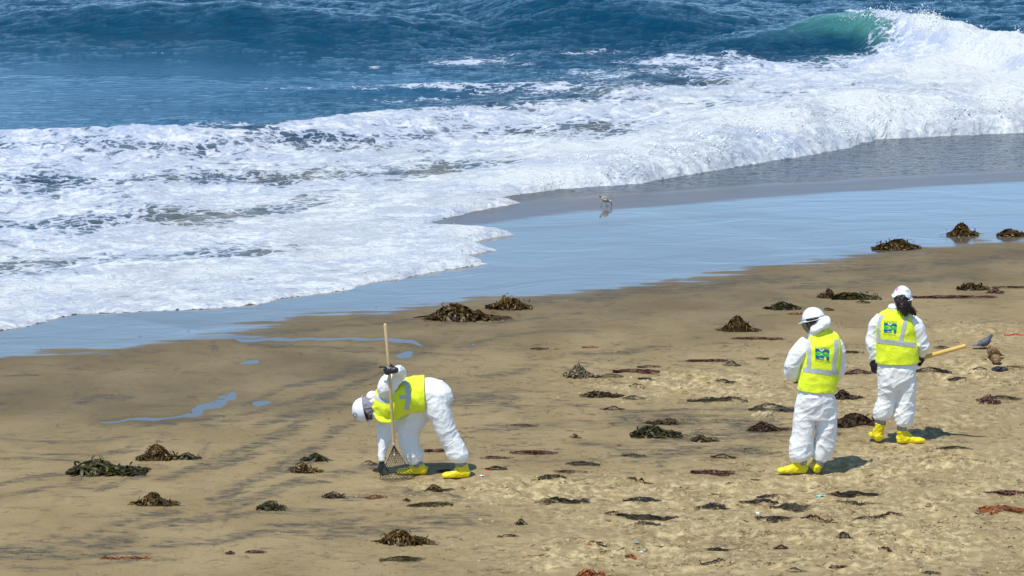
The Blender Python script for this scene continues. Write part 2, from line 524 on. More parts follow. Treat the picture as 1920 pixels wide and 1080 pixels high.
BANDS = [(.22, 1, [(370, 882), (430, 852), (500, 828), (560, 800)]), (.2, .9, [(300, 905), (360, 890), (430, 870), (470, 856)]),
         (.2, .9, [(420, 932), (470, 905), (530, 885), (600, 858)]), (.22, .8, [(120, 1010), (220, 990), (300, 965)]), (.25, 1, [(0, 1040), (60, 1034), (150, 1022), (220, 1012)]),
         (.16, .8, [(200, 915), (262, 895)]), (.14, .9, [(0, 903), (110, 899)]), (.12, .8, [(0, 856), (130, 850), (235, 843)]), (.14, .9, [(150, 850), (200, 842), (235, 834)]),
         (.14, .9, [(0, 866), (60, 864), (140, 863)]), (.2, .8, [(540, 730), (620, 710), (690, 682)]), (.2, .7, [(460, 756), (520, 735)]), (.22, 1, [(150, 752), (195, 743), (230, 750)]),
         (.16, .7, [(280, 768), (350, 764)]), (.2, .7, [(560, 862), (600, 838), (650, 800), (720, 765)]), (.2, .7, [(420, 792), (560, 762), (610, 745)]),
         (.2, .8, [(100, 1034), (300, 1042)]), (.22, .8, [(320, 982), (480, 966), (620, 956)]), (.2, .7, [(330, 1010), (450, 1000), (560, 995)]),
         (.12, .8, [(0, 706), (60, 707)]), (.12, .8, [(0, 758), (10, 757)]), (.2, .8, [(430, 634), (560, 618), (660, 610), (760, 603)]), (.14, .8, [(470, 652), (600, 648), (700, 655)]),
         (.2, .7, [(480, 800), (640, 760)]), (.25, .9, [(780, 755), (880, 748), (960, 742)]), (.2, .8, [(1130, 760), (1250, 768), (1380, 764), (1480, 775)]),
         (.3, .9, [(1180, 775), (1300, 785), (1440, 795)]), (.3, .8, [(1250, 820), (1350, 812), (1450, 810)]), (.3, .8, [(1200, 850), (1300, 845), (1400, 850)]),
         (.35, .8, [(1000, 565), (1150, 552), (1320, 535), (1480, 520)]), (.35, .7, [(1550, 505), (1700, 500), (1900, 480)]), (.2, .8, [(1080, 660), (1180, 668), (1240, 650)]),
         (.25, .6, [(890, 810), (1000, 800), (1100, 790)]), (.25, .6, [(640, 930), (720, 920), (840, 930)]), (.25, .7, [(620, 990), (760, 985), (900, 975)]),
         (.2, .8, [(400, 945), (500, 925), (560, 905)]), (.2, .5, [(930, 860), (1050, 868), (1200, 862)]),
         (.16, .9, [(660, 800), (600, 835), (540, 862), (480, 900), (400, 935)]), (.15, .8, [(720, 690), (640, 735), (560, 790), (470, 840), (380, 880), (320, 905)]),
         (.16, .8, [(600, 905), (520, 925), (440, 955), (360, 975), (240, 1000)]), (.14, .8, [(0, 925), (120, 915), (200, 918)]), (.14, .7, [(0, 820), (120, 822), (260, 815)]),
         (.16, .8, [(680, 970), (560, 985), (420, 1005), (300, 1022)]), (.16, .7, [(0, 1060), (200, 1056), (330, 1050)]), (.13, .8, [(250, 800), (330, 795), (430, 780)]),
         (.2, .7, [(700, 870), (620, 890), (560, 915)]), (.25, .8, [(1180, 790), (1330, 800), (1450, 812)]), (.2, .8, [(1090, 830), (1200, 838), (1330, 845)]),
         (.18, .7, [(620, 655), (760, 668), (860, 664)]), (.18, .7, [(880, 640), (1000, 628), (1120, 622)]), (.2, .7, [(820, 610), (960, 600), (1080, 590)]),
         (.2, .7, [(1000, 690), (900, 710), (800, 718)]), (.2, .7, [(980, 740), (900, 770), (830, 780)]), (.25, .7, [(1500, 540), (1640, 528), (1800, 520)])]

def build_sand():
    xs = axis(-9.0, 10.5, lambda a: 0.034, -400, 400)
    ys = axis(28.5, 62.0, lambda a: 0.05 if a < 46 else 0.09, -60, 3000)
    X, Y = np.meshgrid(xs, ys)
    s = signed(X, Y, WET)
    n = 0.55 * fbm(X * 0.9, Y * 0.55, 4, 3) + 0.30 * fbm(X * 2.2, Y * 2.4, 3, 9)
    sw = s + n * 0.8 + 0.95 * fbm(X * 0.45, Y * 4.2, 3, 27) * sstep(2.2, 0, np.abs(s))
    wet = sstep(-0.35, 0.95, sw)
    damp = sstep(-5.2, -0.4, s + 1.5 * fbm(X * 0.5, Y * 0.5, 3, 21))
    # the low damp flat on the left keeps its moisture further up the beach
    flat = blobs(X, Y, [(150, 740, 420, 60, 1.0), (560, 690, 260, 45, 0.9), (420, 760, 260, 30, 0.7), (100, 800, 260, 40, 0.5), (650, 740, 120, 40, 0.5)])
    damp = np.clip(np.maximum(damp * 0.85, flat * 0.9), 0, 1)
    left = sstep(1.0, -2.6, X + 0.12 * (Y - 34))
    rough = blobs(X, Y, ROUGH_PX)
    rough = np.clip(rough * (0.8 + 0.6 * fbm(X * 1.2, Y * 1.0, 3, 31)), 0, 1)
    streak = blobs(X, Y, [(620, 650, 330, 30, 1.0), (1450, 520, 330, 30, 1.0), (1050, 700, 320, 60, 0.75), (1150, 760, 300, 26, 1.0), (1400, 810, 260, 30, 0.9),
                          (420, 850, 420, 70, 1.0), (400, 1000, 420, 70, 1.0), (100, 870, 200, 50, 1.0), (900, 840, 200, 40, 0.8), (1200, 860, 250, 26, 1.0),
                          (800, 1000, 300, 50, 0.7), (560, 760, 200, 70, 0.9), (200, 745, 160, 12, 0.9), (330, 770, 120, 16, 0.8), (1180, 590, 300, 30, 0.55), (1750, 500, 260, 30, 0.8), (1700, 760, 240, 30, .4)])
    streak = np.clip(streak + 0.10, 0, 1) * (1 - 0.75 * rough)
    sf = signed(X, Y, FRONT)
    # thin ruffled sheet of water ahead of the right-hand bore, and the silty strip before it
    S1 = [on_plane(*p, -.2) for p in [(-200, 560), (600, 470), (850, 402), (930, 378), (1000, 362), (1150, 354), (1300, 347), (1450, 336), (1600, 327), (1750, 320), (1920, 312), (2400, 290)]]
    S2 = [on_plane(*p, -.15) for p in [(-200, 575), (600, 480), (850, 418), (960, 404), (1100, 389), (1300, 373), (1500, 359), (1700, 346), (1920, 334), (2400, 310)]]
    S3 = [on_plane(*p, -.15) for p in [(930, 428), (1000, 422), (1100, 417), (1200, 411), (1300, 405), (1420, 400)]]
    wob = 0.25 * fbm(X * 0.6, Y * 1.6, 3, 83)
    q1 = signed(X, Y, S1) + wob; q2 = signed(X, Y, S2) + wob
    rip = sstep(-.2, .5, q1) * sstep(-.6, 1.2, X)
    silt = sstep(-.35, .25, q2) * (1 - .85 * sstep(-.5, .6, q1) * sstep(-.4, 2.0, X)) * sstep(-1.9, -.9, X)
    silt = np.maximum(silt, .5 * np.exp(-(seg_dist(X, Y + wob, S3) / .35) ** 2))
    silt = silt * (1 - rip * sstep(0, 2, X))
    Z = beach_z(X, Y, s) + relief(X, Y) * (1 - wet) + rip * (.016 * (fbm(X * 2.2 + .8 * Y, Y * 2.6, 4, 87, .62)) + .004 * gn(X * 9, Y * 8, 89))
    # hollows and mounds of the damp flat on the left
    Z = Z + (0.05 * fbm(X * 0.6 + 3, Y * 0.28, 2, 61)) * flat * (1 - wet)
    # footprints trodden through the loose patches
    rf = random.Random(21)
    tracks = [(1180, 720, 1480, 735), (1000, 915, 1500, 905), (1500, 900, 1900, 860), (1550, 905, 1750, 850), (1250, 1000, 1880, 1010), (1300, 1070, 1900, 1040), (950, 930, 1350, 950),
              (1600, 860, 1900, 760), (1700, 950, 1920, 900), (1750, 720, 1920, 660), (1000, 1060, 1300, 1000), (860, 925, 1100, 905), (1620, 1080, 1800, 990), (1260, 700, 1420, 745), (1440, 920, 1640, 890), (820, 905, 700, 925)]
    for tx0, ty0, tx1, ty1 in tracks:
        p0 = Vector(on_plane(tx0, ty0)); p1 = Vector(on_plane(tx1, ty1)); L_ = (p1 - p0).length; dr = (p1 - p0) / L_; sd = Vector((-dr.y, dr.x))
        kk = int(L_ / .34)
        for q in range(kk):
            c_ = p0 + dr * (q * .34 + rf.uniform(-.06, .06)) + sd * ((.11 if q % 2 else -.11) + rf.uniform(-.04, .04))
            an = math.atan2(dr.y, dr.x) + rf.uniform(-.2, .2)
            i0, i1 = np.searchsorted(xs, [c_.x - .45, c_.x + .45]); j0, j1 = np.searchsorted(ys, [c_.y - .45, c_.y + .45])
            if i1 - i0 < 3 or j1 - j0 < 3: continue
            xx = X[j0:j1, i0:i1] - c_.x; yy = Y[j0:j1, i0:i1] - c_.y
            uu = (xx * math.cos(an) + yy * math.sin(an)) / .17; vv = (-xx * math.sin(an) + yy * math.cos(an)) / .085
            r_ = np.sqrt(uu ** 2 + vv ** 2)
            Z[j0:j1, i0:i1] += -.024 * rf.uniform(.5, 1.2) * sstep(1.15, .65, r_) + .013 * rf.uniform(.5, 1.3) * np.exp(-((r_ - 1.35) / .28) ** 2)
            rough[j0:j1, i0:i1] = np.clip(rough[j0:j1, i0:i1] + .45 * np.exp(-(r_ / 1.8) ** 2), 0, 1)
    for pts in POOL_XY:         # hollows that hold the puddles, level at z = 0
        bx = [p[0] for p in pts]; by = [p[1] for p in pts]
        i0, i1 = np.searchsorted(xs, [min(bx) - 1.2, max(bx) + 1.2]); j0, j1 = np.searchsorted(ys, [min(by) - 1.2, max(by) + 1.2])
        xx = X[j0:j1, i0:i1]; yy = Y[j0:j1, i0:i1]
        dist = seg_dist(xx, yy, list(pts) + [pts[0]])
        ins = inside(xx, yy, pts)
        z = Z[j0:j1, i0:i1]
        near = sstep(1.1, 0.03, dist)
        z2 = z * (1 - near) + 0.0015 * near
        Z[j0:j1, i0:i1] = np.where(ins, -0.012 * sstep(0, .05, dist) + 0.0, np.maximum(z2, 0.0015 * near + z * (1 - near)))
        damp[j0:j1, i0:i1] = np.maximum(damp[j0:j1, i0:i1], sstep(0.5, 0.0, dist))
    band = np.zeros(X.shape)
    for wd, st, pl in BANDS:
        pts = [on_plane(*p) for p in pl]
        bx = [p[0] for p in pts]; by = [p[1] for p in pts]
        i0, i1 = np.searchsorted(xs, [min(bx) - 1.5, max(bx) + 1.5]); j0, j1 = np.searchsorted(ys, [min(by) - 2, max(by) + 2])
        xx = X[j0:j1, i0:i1]; yy = Y[j0:j1, i0:i1]
        wd = wd * (.68 if wd < .25 else 1.15); st = min(1, st * 1.1)
        dd_ = seg_dist(xx + 0.15 * gn(xx, yy, 3), yy + 0.3 * gn(xx, yy * .7, 4), pts)
        band[j0:j1, i0:i1] = np.maximum(band[j0:j1, i0:i1], st * np.exp(-(dd_ / wd) ** 2))
    keep = np.ones((len(ys) - 1, len(xs) - 1), bool)
    o = grid_mesh('beach_sand', X, Y, Z, keep, sand_material(),
                  dict(wet=wet, damp=damp, rough=rough, streak=streak, left=left, band=band, ripple=rip, silt=silt))
    tag(o, 'wide tan beach with damp streaks and a mirror-wet strip', None, None, 'structure')
    return o

def front_pt(p):
    z = 0.0
    for _ in range(5):
        x, y = on_plane(p[0], p[1], z)
        z = max(SEA_Z, float(beach_z(np.array([[x]]), np.array([[y]]))[0, 0]))
    return (x, y)

FRONT = [front_pt(p) for p in FRONT_PX]

def crest(pts):
    """pts: (px, py, height) -> arrays x, y, height"""
    out = []
    for px, py, h in pts:
        x, y = on_plane(px, py, SEA_Z + h)
        out.append((x, y, h))
    out.sort()
    return np.array(out)

RIDGES = [  # crest, width towards shore, width behind, lean
    (crest([(-600, 262, .22), (0, 243, .30), (150, 243, .28), (300, 240, .34), (480, 238, .26), (560, 226, .30), (700, 212, .25), (800, 205, .22), (900, 200, .18), (1050, 196, .08), (1300, 190, 0)]), 1.3, 0.9, 0.2),
    (crest([(820, 175, 0), (900, 150, .0), (1150, 120, .0), (1300, 100, .06), (1400, 78, .30), (1450, 68, .32), (1520, 50, .52), (1600, 32, .72), (1650, 42, .72), (1750, 54, .70), (1850, 74, .68), (1920, 94, .6), (2100, 120, .5), (2700, 150, .4)]), 1.15, 1.9, 0.55),
    (crest([(-500, 35, .3), (0, 22, .45), (150, 14, .6), (300, 6, .75), (450, 8, .75), (600, 18, .65), (760, 30, .45), (900, 40, .2), (1100, 60, 0)]), 2.1, 2.8, 0.25),
    (crest([(720, -4, 0), (820, -6, .2), (950, -5, .55), (1080, 0, .7), (1230, 10, .65), (1350, 30, .35), (1450, 45, .1), (1600, 60, 0)]), 2.3, 2.5, 0.25),
    (crest([(-500, 85, .15), (0, 62, .2), (250, 60, .25), (500, 70, .2), (800, 82, 0)]), 1.8, 1.6, 0.1),
    (crest([(-200, 150, .06), (150, 138, .1), (500, 142, .12), (800, 150, 0)]), 1.5, 1.0, 0.1),
    (crest([(300, 172, .0), (480, 166, .1), (700, 160, .13), (900, 158, .13), (1100, 165, 0)]), 0.7, 0.8, 0.1),
    (crest([(150, 236, .0), (300, 216, .12), (420, 222, .14), (540, 232, 0)]), 1.5, 1.2, 0.1),
]

FOAM_PX = [  # photograph centre, half-size, coverage
    (60, 262, 230, 20, .82), (320, 262, 260, 18, .88), (560, 245, 230, 16, .88), (760, 232, 190, 16, .9), (950, 225, 220, 18, .88),
    (1150, 215, 230, 20, .9), (1350, 190, 230, 26, .9), (1550, 160, 230, 30, .95), (1780, 150, 260, 55, 1.1), (1900, 200, 200, 50, 1.1),
    (1640, 220, 260, 40, 1.1), (1400, 250, 260, 40, 1.05), (1150, 290, 260, 40, 1.0), (900, 270, 260, 36, .86), (600, 290, 320, 30, .84),
    (250, 300, 320, 30, .84), (0, 300, 200, 30, .84), (1000, 340, 200, 34, 1.05), (850, 380, 170, 30, .95), (700, 350, 260, 36, .88),
    (400, 360, 320, 40, .86), (100, 370, 300, 50, .86), (200, 460, 420, 50, .90), (600, 440, 320, 50, .94), (800, 460, 200, 36, 1.0),
    (400, 530, 420, 36, .98), (100, 560, 320, 36, .96), (50, 596, 130, 14, 1.0), (700, 500, 220, 24, 1.0),
    (870, 108, 90, 9, .66), (960, 116, 60, 6, .5), (840, 162, 170, 5, .66), (620, 166, 150, 3.5, .52), (800, 180, 200, 9, .5), (1050, 100, 160, 4, .55),
    (1180, 140, 200, 14, .58), (1330, 120, 190, 12, .7), (1050, 170, 220, 16, .62), (1430, 140, 190, 16, .8), (1500, 100, 70, 9, .72), (1560, 82, 70, 9, .9), (1560, 95, 110, 12, .85),
    (1700, 75, 95, 24, 1.15), (1800, 100, 130, 30, 1.2), (1920, 125, 110, 32, 1.2), (1660, 60, 40, 14, 1.0), (1620, 33, 45, 4, .7), (1400, 80, 90, 3, .4),
    (700, 118, 14, 5, .7), (230, 228, 260, 4, .3), (300, 95, 160, 4, .33),
]

def build_sea():
    def ystep(a):
        return 0.05 if a < 64 else 0.07 + 0.0030 * max(0, a - 64)
    xs = axis(-15.0, 15.5, lambda a: 0.042, -2500, 2500)
    ys = axis(39.5, 98.0, ystep, 30, 5000)
    X, Y = np.meshgrid(xs, ys)
    jit = 0.10 * fbm(X * 1.7, Y * 1.7, 3, 15) + 0.05 * gn(X * 6, Y * 6, 19)
    d = signed(X, Y, FRONT) + jit
    sand = beach_z(X, Y)
    ax = X
    # bore on the right
    A = np.interp(X, [-2.5, -1.2, -0.3, 0.3, 1.5, 3.5, 6, 9, 16], [0.012, .05, .11, .22, .36, .48, .58, .64, .6])
    rise = 0.32 + 0.95 * A
    dd = np.maximum(d, 0)
    up = 1 - np.exp(-dd / rise * 1.6)
    A2 = A * (0.85 + 0.3 * gn(X * 0.9, Y * 0.2, 55))
    prof = up * (0.30 + 0.70 * np.exp(-np.maximum(dd - 1.2, 0) / 3.6)) * A2
    thickn = 0.045 * (1 - np.exp(-dd / 0.10)) + 0.02 * (1 - np.exp(-dd / 2))
    base = np.maximum(sand + thickn, SEA_Z)
    base = np.where(d > 0, base, sand + np.maximum(d, -0.6) * 0.35)
    # foam coverage
    F = np.zeros(X.shape)
    for px, py, rx, ry, v in FOAM_PX:
        cx, cy = on_plane(px, py, SEA_Z + 0.1)
        k = px_per_m(cy)
        wx = rx / k
        wy = abs(on_plane(px, py - ry, SEA_Z)[1] - on_plane(px, py + ry, SEA_Z)[1]) / 2
        q = ((X - cx) / wx) ** 2 + ((Y - cy) / wy) ** 2
        F = np.maximum(F, v * np.exp(-(q ** 1.4) * 0.55))
    F = F * (1.015 + 0.24 * fbm(X * 0.8, Y * 0.5, 3, 101))
    # keep everything seaward of the upper edge of the surf free
    top = crest([(-600, 262, 0.25), (-100, 244, .28), (480, 241, .26), (560, 227, .28), (700, 212, .22), (850, 200, .15), (1000, 178, .1)])
    ytop = np.interp(X, top[:, 0], top[:, 1], left=top[0, 1])
    lim = sstep(0.5, -0.25, Y - ytop + 0.5 * fbm(X * 1.1, Y * 0.3, 3, 7))
    lim = 1 - (1 - lim) * sstep(1.0, -1.6, X)
    F_near = F * lim
    keepfar = (Y > ytop + 1.5)
    F = np.where(keepfar, np.where(X < 1.0, F, F), F_near)
    cx, cy = on_plane(1505, 70, SEA_Z + .2)
    F = F * (1 - .95 * np.exp(-((X - cx) / 1.45) ** 4 - ((Y - cy) / 3.6) ** 4))
    edge = np.exp(-dd / 0.22) * (d > 0)
    F = np.maximum(F, edge * 1.05)
    F = np.where((d > 0) & (d < 2.5), np.maximum(F, 0.9), F)
    # wave ridges
    H = np.zeros(X.shape); L = np.zeros(X.shape)
    for c, wf, wb, lean in RIDGES:
        gx = np.arange(-60, 60, 0.1); gk = np.exp(-(np.arange(-12, 13) / 6.0) ** 2); gk /= gk.sum()
        gy = np.convolve(np.interp(gx, c[:, 0], c[:, 1]), gk, 'same'); gh = np.convolve(np.interp(gx, c[:, 0], c[:, 2]), gk, 'same')
        yc = np.interp(X, gx, gy); h = np.interp(X, gx, gh)
        yc = yc + 0.35 * fbm(X * 0.5, Y * 0.05, 2, 33)
        slope = np.interp(xs, gx[30:-30], np.clip(np.gradient(gy, gx), -1.5, 1.5)[30:-30])
        cs = 1 / np.sqrt(1 + slope ** 2)[None, :]
        q = (yc - Y) * cs
        sh = np.where(q > 0, np.exp(-(q / wf) ** 2), np.exp(-(q / wb) ** 2))
        h = h * (1 + 0.18 * gn(X * 0.8, Y * 0 + 3, 71))
        H = np.maximum(H, h * sh)
        L = np.maximum(L, lean * h * sh)
    calm = blobs(X, Y, [(200, 130, 520, 70, 1.0), (100, 190, 420, 40, 1.0), (700, 135, 260, 40, .8), (500, 195, 300, 25, .8), (1050, 115, 220, 14, .5)])
    deepw = sstep(1.0, 6, d)
    chop = (0.11 * (.3 - billow(X * .38 + .3 * Y, Y * .42, 2, 241)) * (1 - calm) + 0.085 * fbm(X * 0.55, Y * 0.9, 4, 201) * (1 - 0.75 * calm) + 0.060 * (0.35 - billow(X * 1.1, Y * 1.7, 4, 221)) * (1 - 0.9 * calm))
    Fc = np.clip(F, 0, 1)
    lump = Fc * (0.060 * (billow(X * 1.7, Y * 1.5, 3, 301) - .3) + 0.010 * fbm(X * 6, Y * 5, 2, 333))
    lump2 = A2 * sstep(0.1, 0.8, A) * np.exp(-np.maximum(dd - 1.5, 0) / 4) * up * (0.42 * (billow(X * 2.1 + .2 * prof, Y * 1.6 + 2.4 * prof, 4, 401, .48) - 0.2) + .05 * fbm(X * 8, Y * 6 + 9 * prof, 3, 411))
    small = sstep(0.0, 1.5, d)
    Z = base + prof + H * small * (1 + 0.0 * X) + chop * deepw * 1.3 + lump * (0.25 + 0.75 * small) + lump2
    foamyH = H * Fc * 0.35 * (billow(X * 1.7, Y * 1.5, 5, 501, .6) - 0.15)
    Z = Z + foamyH
    Y2 = Y - L * 1.0 - lump2 * 0.9 * (Y < 70)
    # green lip of the breaking wave, silty water near the shore
    lipx = np.interp(X, [4.5, 6.0, 8.2, 9.3, 9.8], [0, .35, 1, 1, 0])
    thin = np.clip(sstep(.06, .60, H) * lipx * (Y > 66) + 0.5 * sstep(4, 12, X) * sstep(.2, .6, Fc), 0, 1)
    silt = np.clip(sstep(11, 2, d) * (0.75 + 0.8 * fbm(X * 0.5, Y * 0.5, 2, 601)), 0, 1) + 0.1 * Fc
    silt = np.clip(silt, 0, 1)
    keep = (d > -0.5)
    k = keep[:-1, :-1] & keep[1:, 1:] & keep[:-1, 1:] & keep[1:, :-1]
    o = grid_mesh('sea_water', X, Y2, Z, k, sea_material(), dict(foam=F, thin=thin, silt=silt, calm=np.clip(calm, 0, 1)))
    tag(o, 'blue surf rolling onto the beach under white foam', None, None, 'structure')
    # ---- spray: droplets thrown up along the bores and the breaking crest
    rng = np.random.default_rng(4)
    yy, xx = np.indices(X.shape)
    inb = (X > -2.2) & (X < 15) & (d > 0.05)
    w = np.where(inb, np.clip(A2 - 0.1, 0, 1) * np.exp(-((dd - 0.5) / 0.8) ** 2) * 0.8, 0)
    w += np.where((X > 7.6) & (X < 15) & (Y > 66), np.clip(H - .5, 0, 1) * 1.0, 0)
    w *= np.clip(gn(X * 1.3, Y * 1.3, 801) + 0.15, 0, 1)
    w *= np.gradient(ys)[:, None]
    p = (w / w.sum()).ravel()
    octv = np.array([(1, 0, 0), (-1, 0, 0), (0, 1, 0), (0, -1, 0), (0, 0, 1), (0, 0, -1)], float)
    octf = np.array([(0, 2, 4), (2, 1, 4), (1, 3, 4), (3, 0, 4), (2, 0, 5), (1, 2, 5), (3, 1, 5), (0, 3, 5)])
    tt = (1 + 5 ** .5) / 2
    icov = np.array([(-1, tt, 0), (1, tt, 0), (-1, -tt, 0), (1, -tt, 0), (0, -1, tt), (0, 1, tt), (0, -1, -tt), (0, 1, -tt), (tt, 0, -1), (tt, 0, 1), (-tt, 0, -1), (-tt, 0, 1)]) / 1.9
    icof = np.array([(0, 11, 5), (0, 5, 1), (0, 1, 7), (0, 7, 10), (0, 10, 11), (1, 5, 9), (5, 11, 4), (11, 10, 2), (10, 7, 6), (7, 1, 8), (3, 9, 4), (3, 4, 2), (3, 2, 6), (3, 6, 8), (3, 8, 9), (4, 9, 5), (2, 4, 11), (6, 2, 10), (8, 6, 7), (9, 8, 1)])
    Zr = Z.ravel(); Yr = Y2.ravel(); Xr = X.ravel()
    def blobs_mesh(name, n, prob, base_v, base_f, rad, lift, flat, mat, label, cat):
        pick = rng.choice(prob.size, n, p=prob)
        c0 = np.stack([Xr[pick], Yr[pick], Zr[pick]], 1) + rng.normal(0, .03, (n, 3)) * np.array([1, 1, .2])
        c0[:, 2] += lift(n)
        r = rad(n)
        jit_ = 1 + rng.uniform(-.28, .28, (n, len(base_v), 1))
        V = c0[:, None, :] + base_v[None] * jit_ * r[:, None, None] * np.array([1.15, 1.0, flat])
        Fq = base_f[None] + (np.arange(n) * len(base_v))[:, None, None]
        o_ = mesh_obj(name, V.reshape(-1, 3), Fq.reshape(-1, 3).tolist(), mat, None, True)
        return tag(o_, label, cat, None, 'stuff')
    blobs_mesh('sea_spray', 9000, p, octv, octf, lambda n: .003 + rng.exponential(.0034, n), lambda n: np.minimum(rng.exponential(.055, n), .4), 1.4, simple('spray', (0.85, 0.88, 0.9), 0.25),
               'white droplets of spray thrown up along the breaking waves', 'sea spray')
    w = np.where((X > -2.6) & (X < 15) & (d > 0.02), (.25 + np.clip(A2, 0, 1)) * np.exp(-((dd - 0.45) / 0.75) ** 2), 0)
    w += np.where((X > -2.6) & (X < 15) & (d > 0.02), .25 * np.clip(A2, 0, 1) * np.exp(-((dd - 1.5) / 1.6) ** 2), 0)
    w += np.where((X > 8.3) & (X < 15) & (Y > 64), np.clip(H - .12, 0, 1) * 1.4, 0)
    w *= np.clip(gn(X * 1.5, Y * 1.2, 805) + 0.35, 0.04, 1) * (Fc > .6)
    w *= np.gradient(ys)[:, None]
    p2 = (w / w.sum()).ravel()
    mf = NT('foam_puff')
    vv_ = mf.coord()
    mf.P(Base__Color=mf.mix(mf.ramp(mf.noise(vv_, 3.0, 4, .6), .35, .65), (0.56, 0.60, 0.64), (0.66, 0.675, 0.69)), Roughness=.6, Normal=mf.bump(mf.noise(vv_, 40, 4, .6), .02))
    mf.p.inputs['Subsurface Weight'].default_value = 0.7
    mf.p.inputs['Subsurface Radius'].default_value = (1.0, 1.1, 1.2)
    mf.p.inputs['Subsurface Scale'].default_value = 0.05
    blobs_mesh('foam_puffs', 3500, p2, icov, icof, lambda n: .005 + rng.exponential(.0060, n).clip(0, .016), lambda n: rng.uniform(-.006, .004, n), .75, mf.m,
               'tumbling lumps of white foam along the front of the surf', 'sea foam')
    return o

sand_o = build_sand()
_bvh = None
def SANDZ(x, y):
    global _bvh
    if _bvh is None:
        me = sand_o.data
        dg = None
        _bvh = BVHTree.FromPolygons([v.co[:] for v in me.vertices], [p.vertices[:] for p in me.polygons if True])
    h = _bvh.ray_cast(Vector((x, y, 5)), Vector((0, 0, -1)))
    return h[0].z if h[0] is not None else 0.0
def place(px, py):
    """the point of the built sand seen at a photograph pixel"""
    SANDZ(0, 35)
    h = _bvh.ray_cast(Vector((0, 0, CAM_H)), ray(px, py).normalized())
    return h[0]
sea_o = build_sea()
build_pools()
# ---------------------------------------------------------------- shaping tools for figures
def gn3(p, seed=0):
    """3-D gradient noise, p: (n,3)"""
    p0 = np.floor(p); f = p - p0
    u = f * f * f * (f * (f * 6 - 15) + 10)
    out = 0
    for dx in (0, 1):
        for dy in (0, 1):
            for dz in (0, 1):
                h = _hash(p0[:, 0] + dx + 57 * (p0[:, 2] + dz), p0[:, 1] + dy + 131 * (p0[:, 2] + dz), seed)
                h2 = (h * 2654435761 & 0xFFFFFFFF) >> 16
                gx = _GX[h]; gy = _GY[h]; zz = (h2 & 0xFFFF) / 32768.0 - 1.0
                rr = np.sqrt(np.maximum(0, 1 - zz * zz))
                g = gx * rr * (f[:, 0] - dx) + gy * rr * (f[:, 1] - dy) + zz * (f[:, 2] - dz)
                w = (u[:, 0] if dx else 1 - u[:, 0]) * (u[:, 1] if dy else 1 - u[:, 1]) * (u[:, 2] if dz else 1 - u[:, 2])
                out = out + w * g
    return out * 1.6

def cr(pts, n):
    """Catmull-Rom through rows of numbers"""
    P = np.array(pts, float)
    P = np.vstack([2 * P[0] - P[1], P, 2 * P[-1] - P[-2]])
    out = []
    for i in range(1, len(P) - 2):
        for k in range(n):
            t = k / n
            a, b, c, d = P[i - 1:i + 3]
            out.append(0.5 * ((2 * b) + (c - a) * t + (2 * a - 5 * b + 4 * c - d) * t * t + (3 * b - 3 * c + d - a) * t ** 3))
    out.append(P[-2])
    return np.array(out)

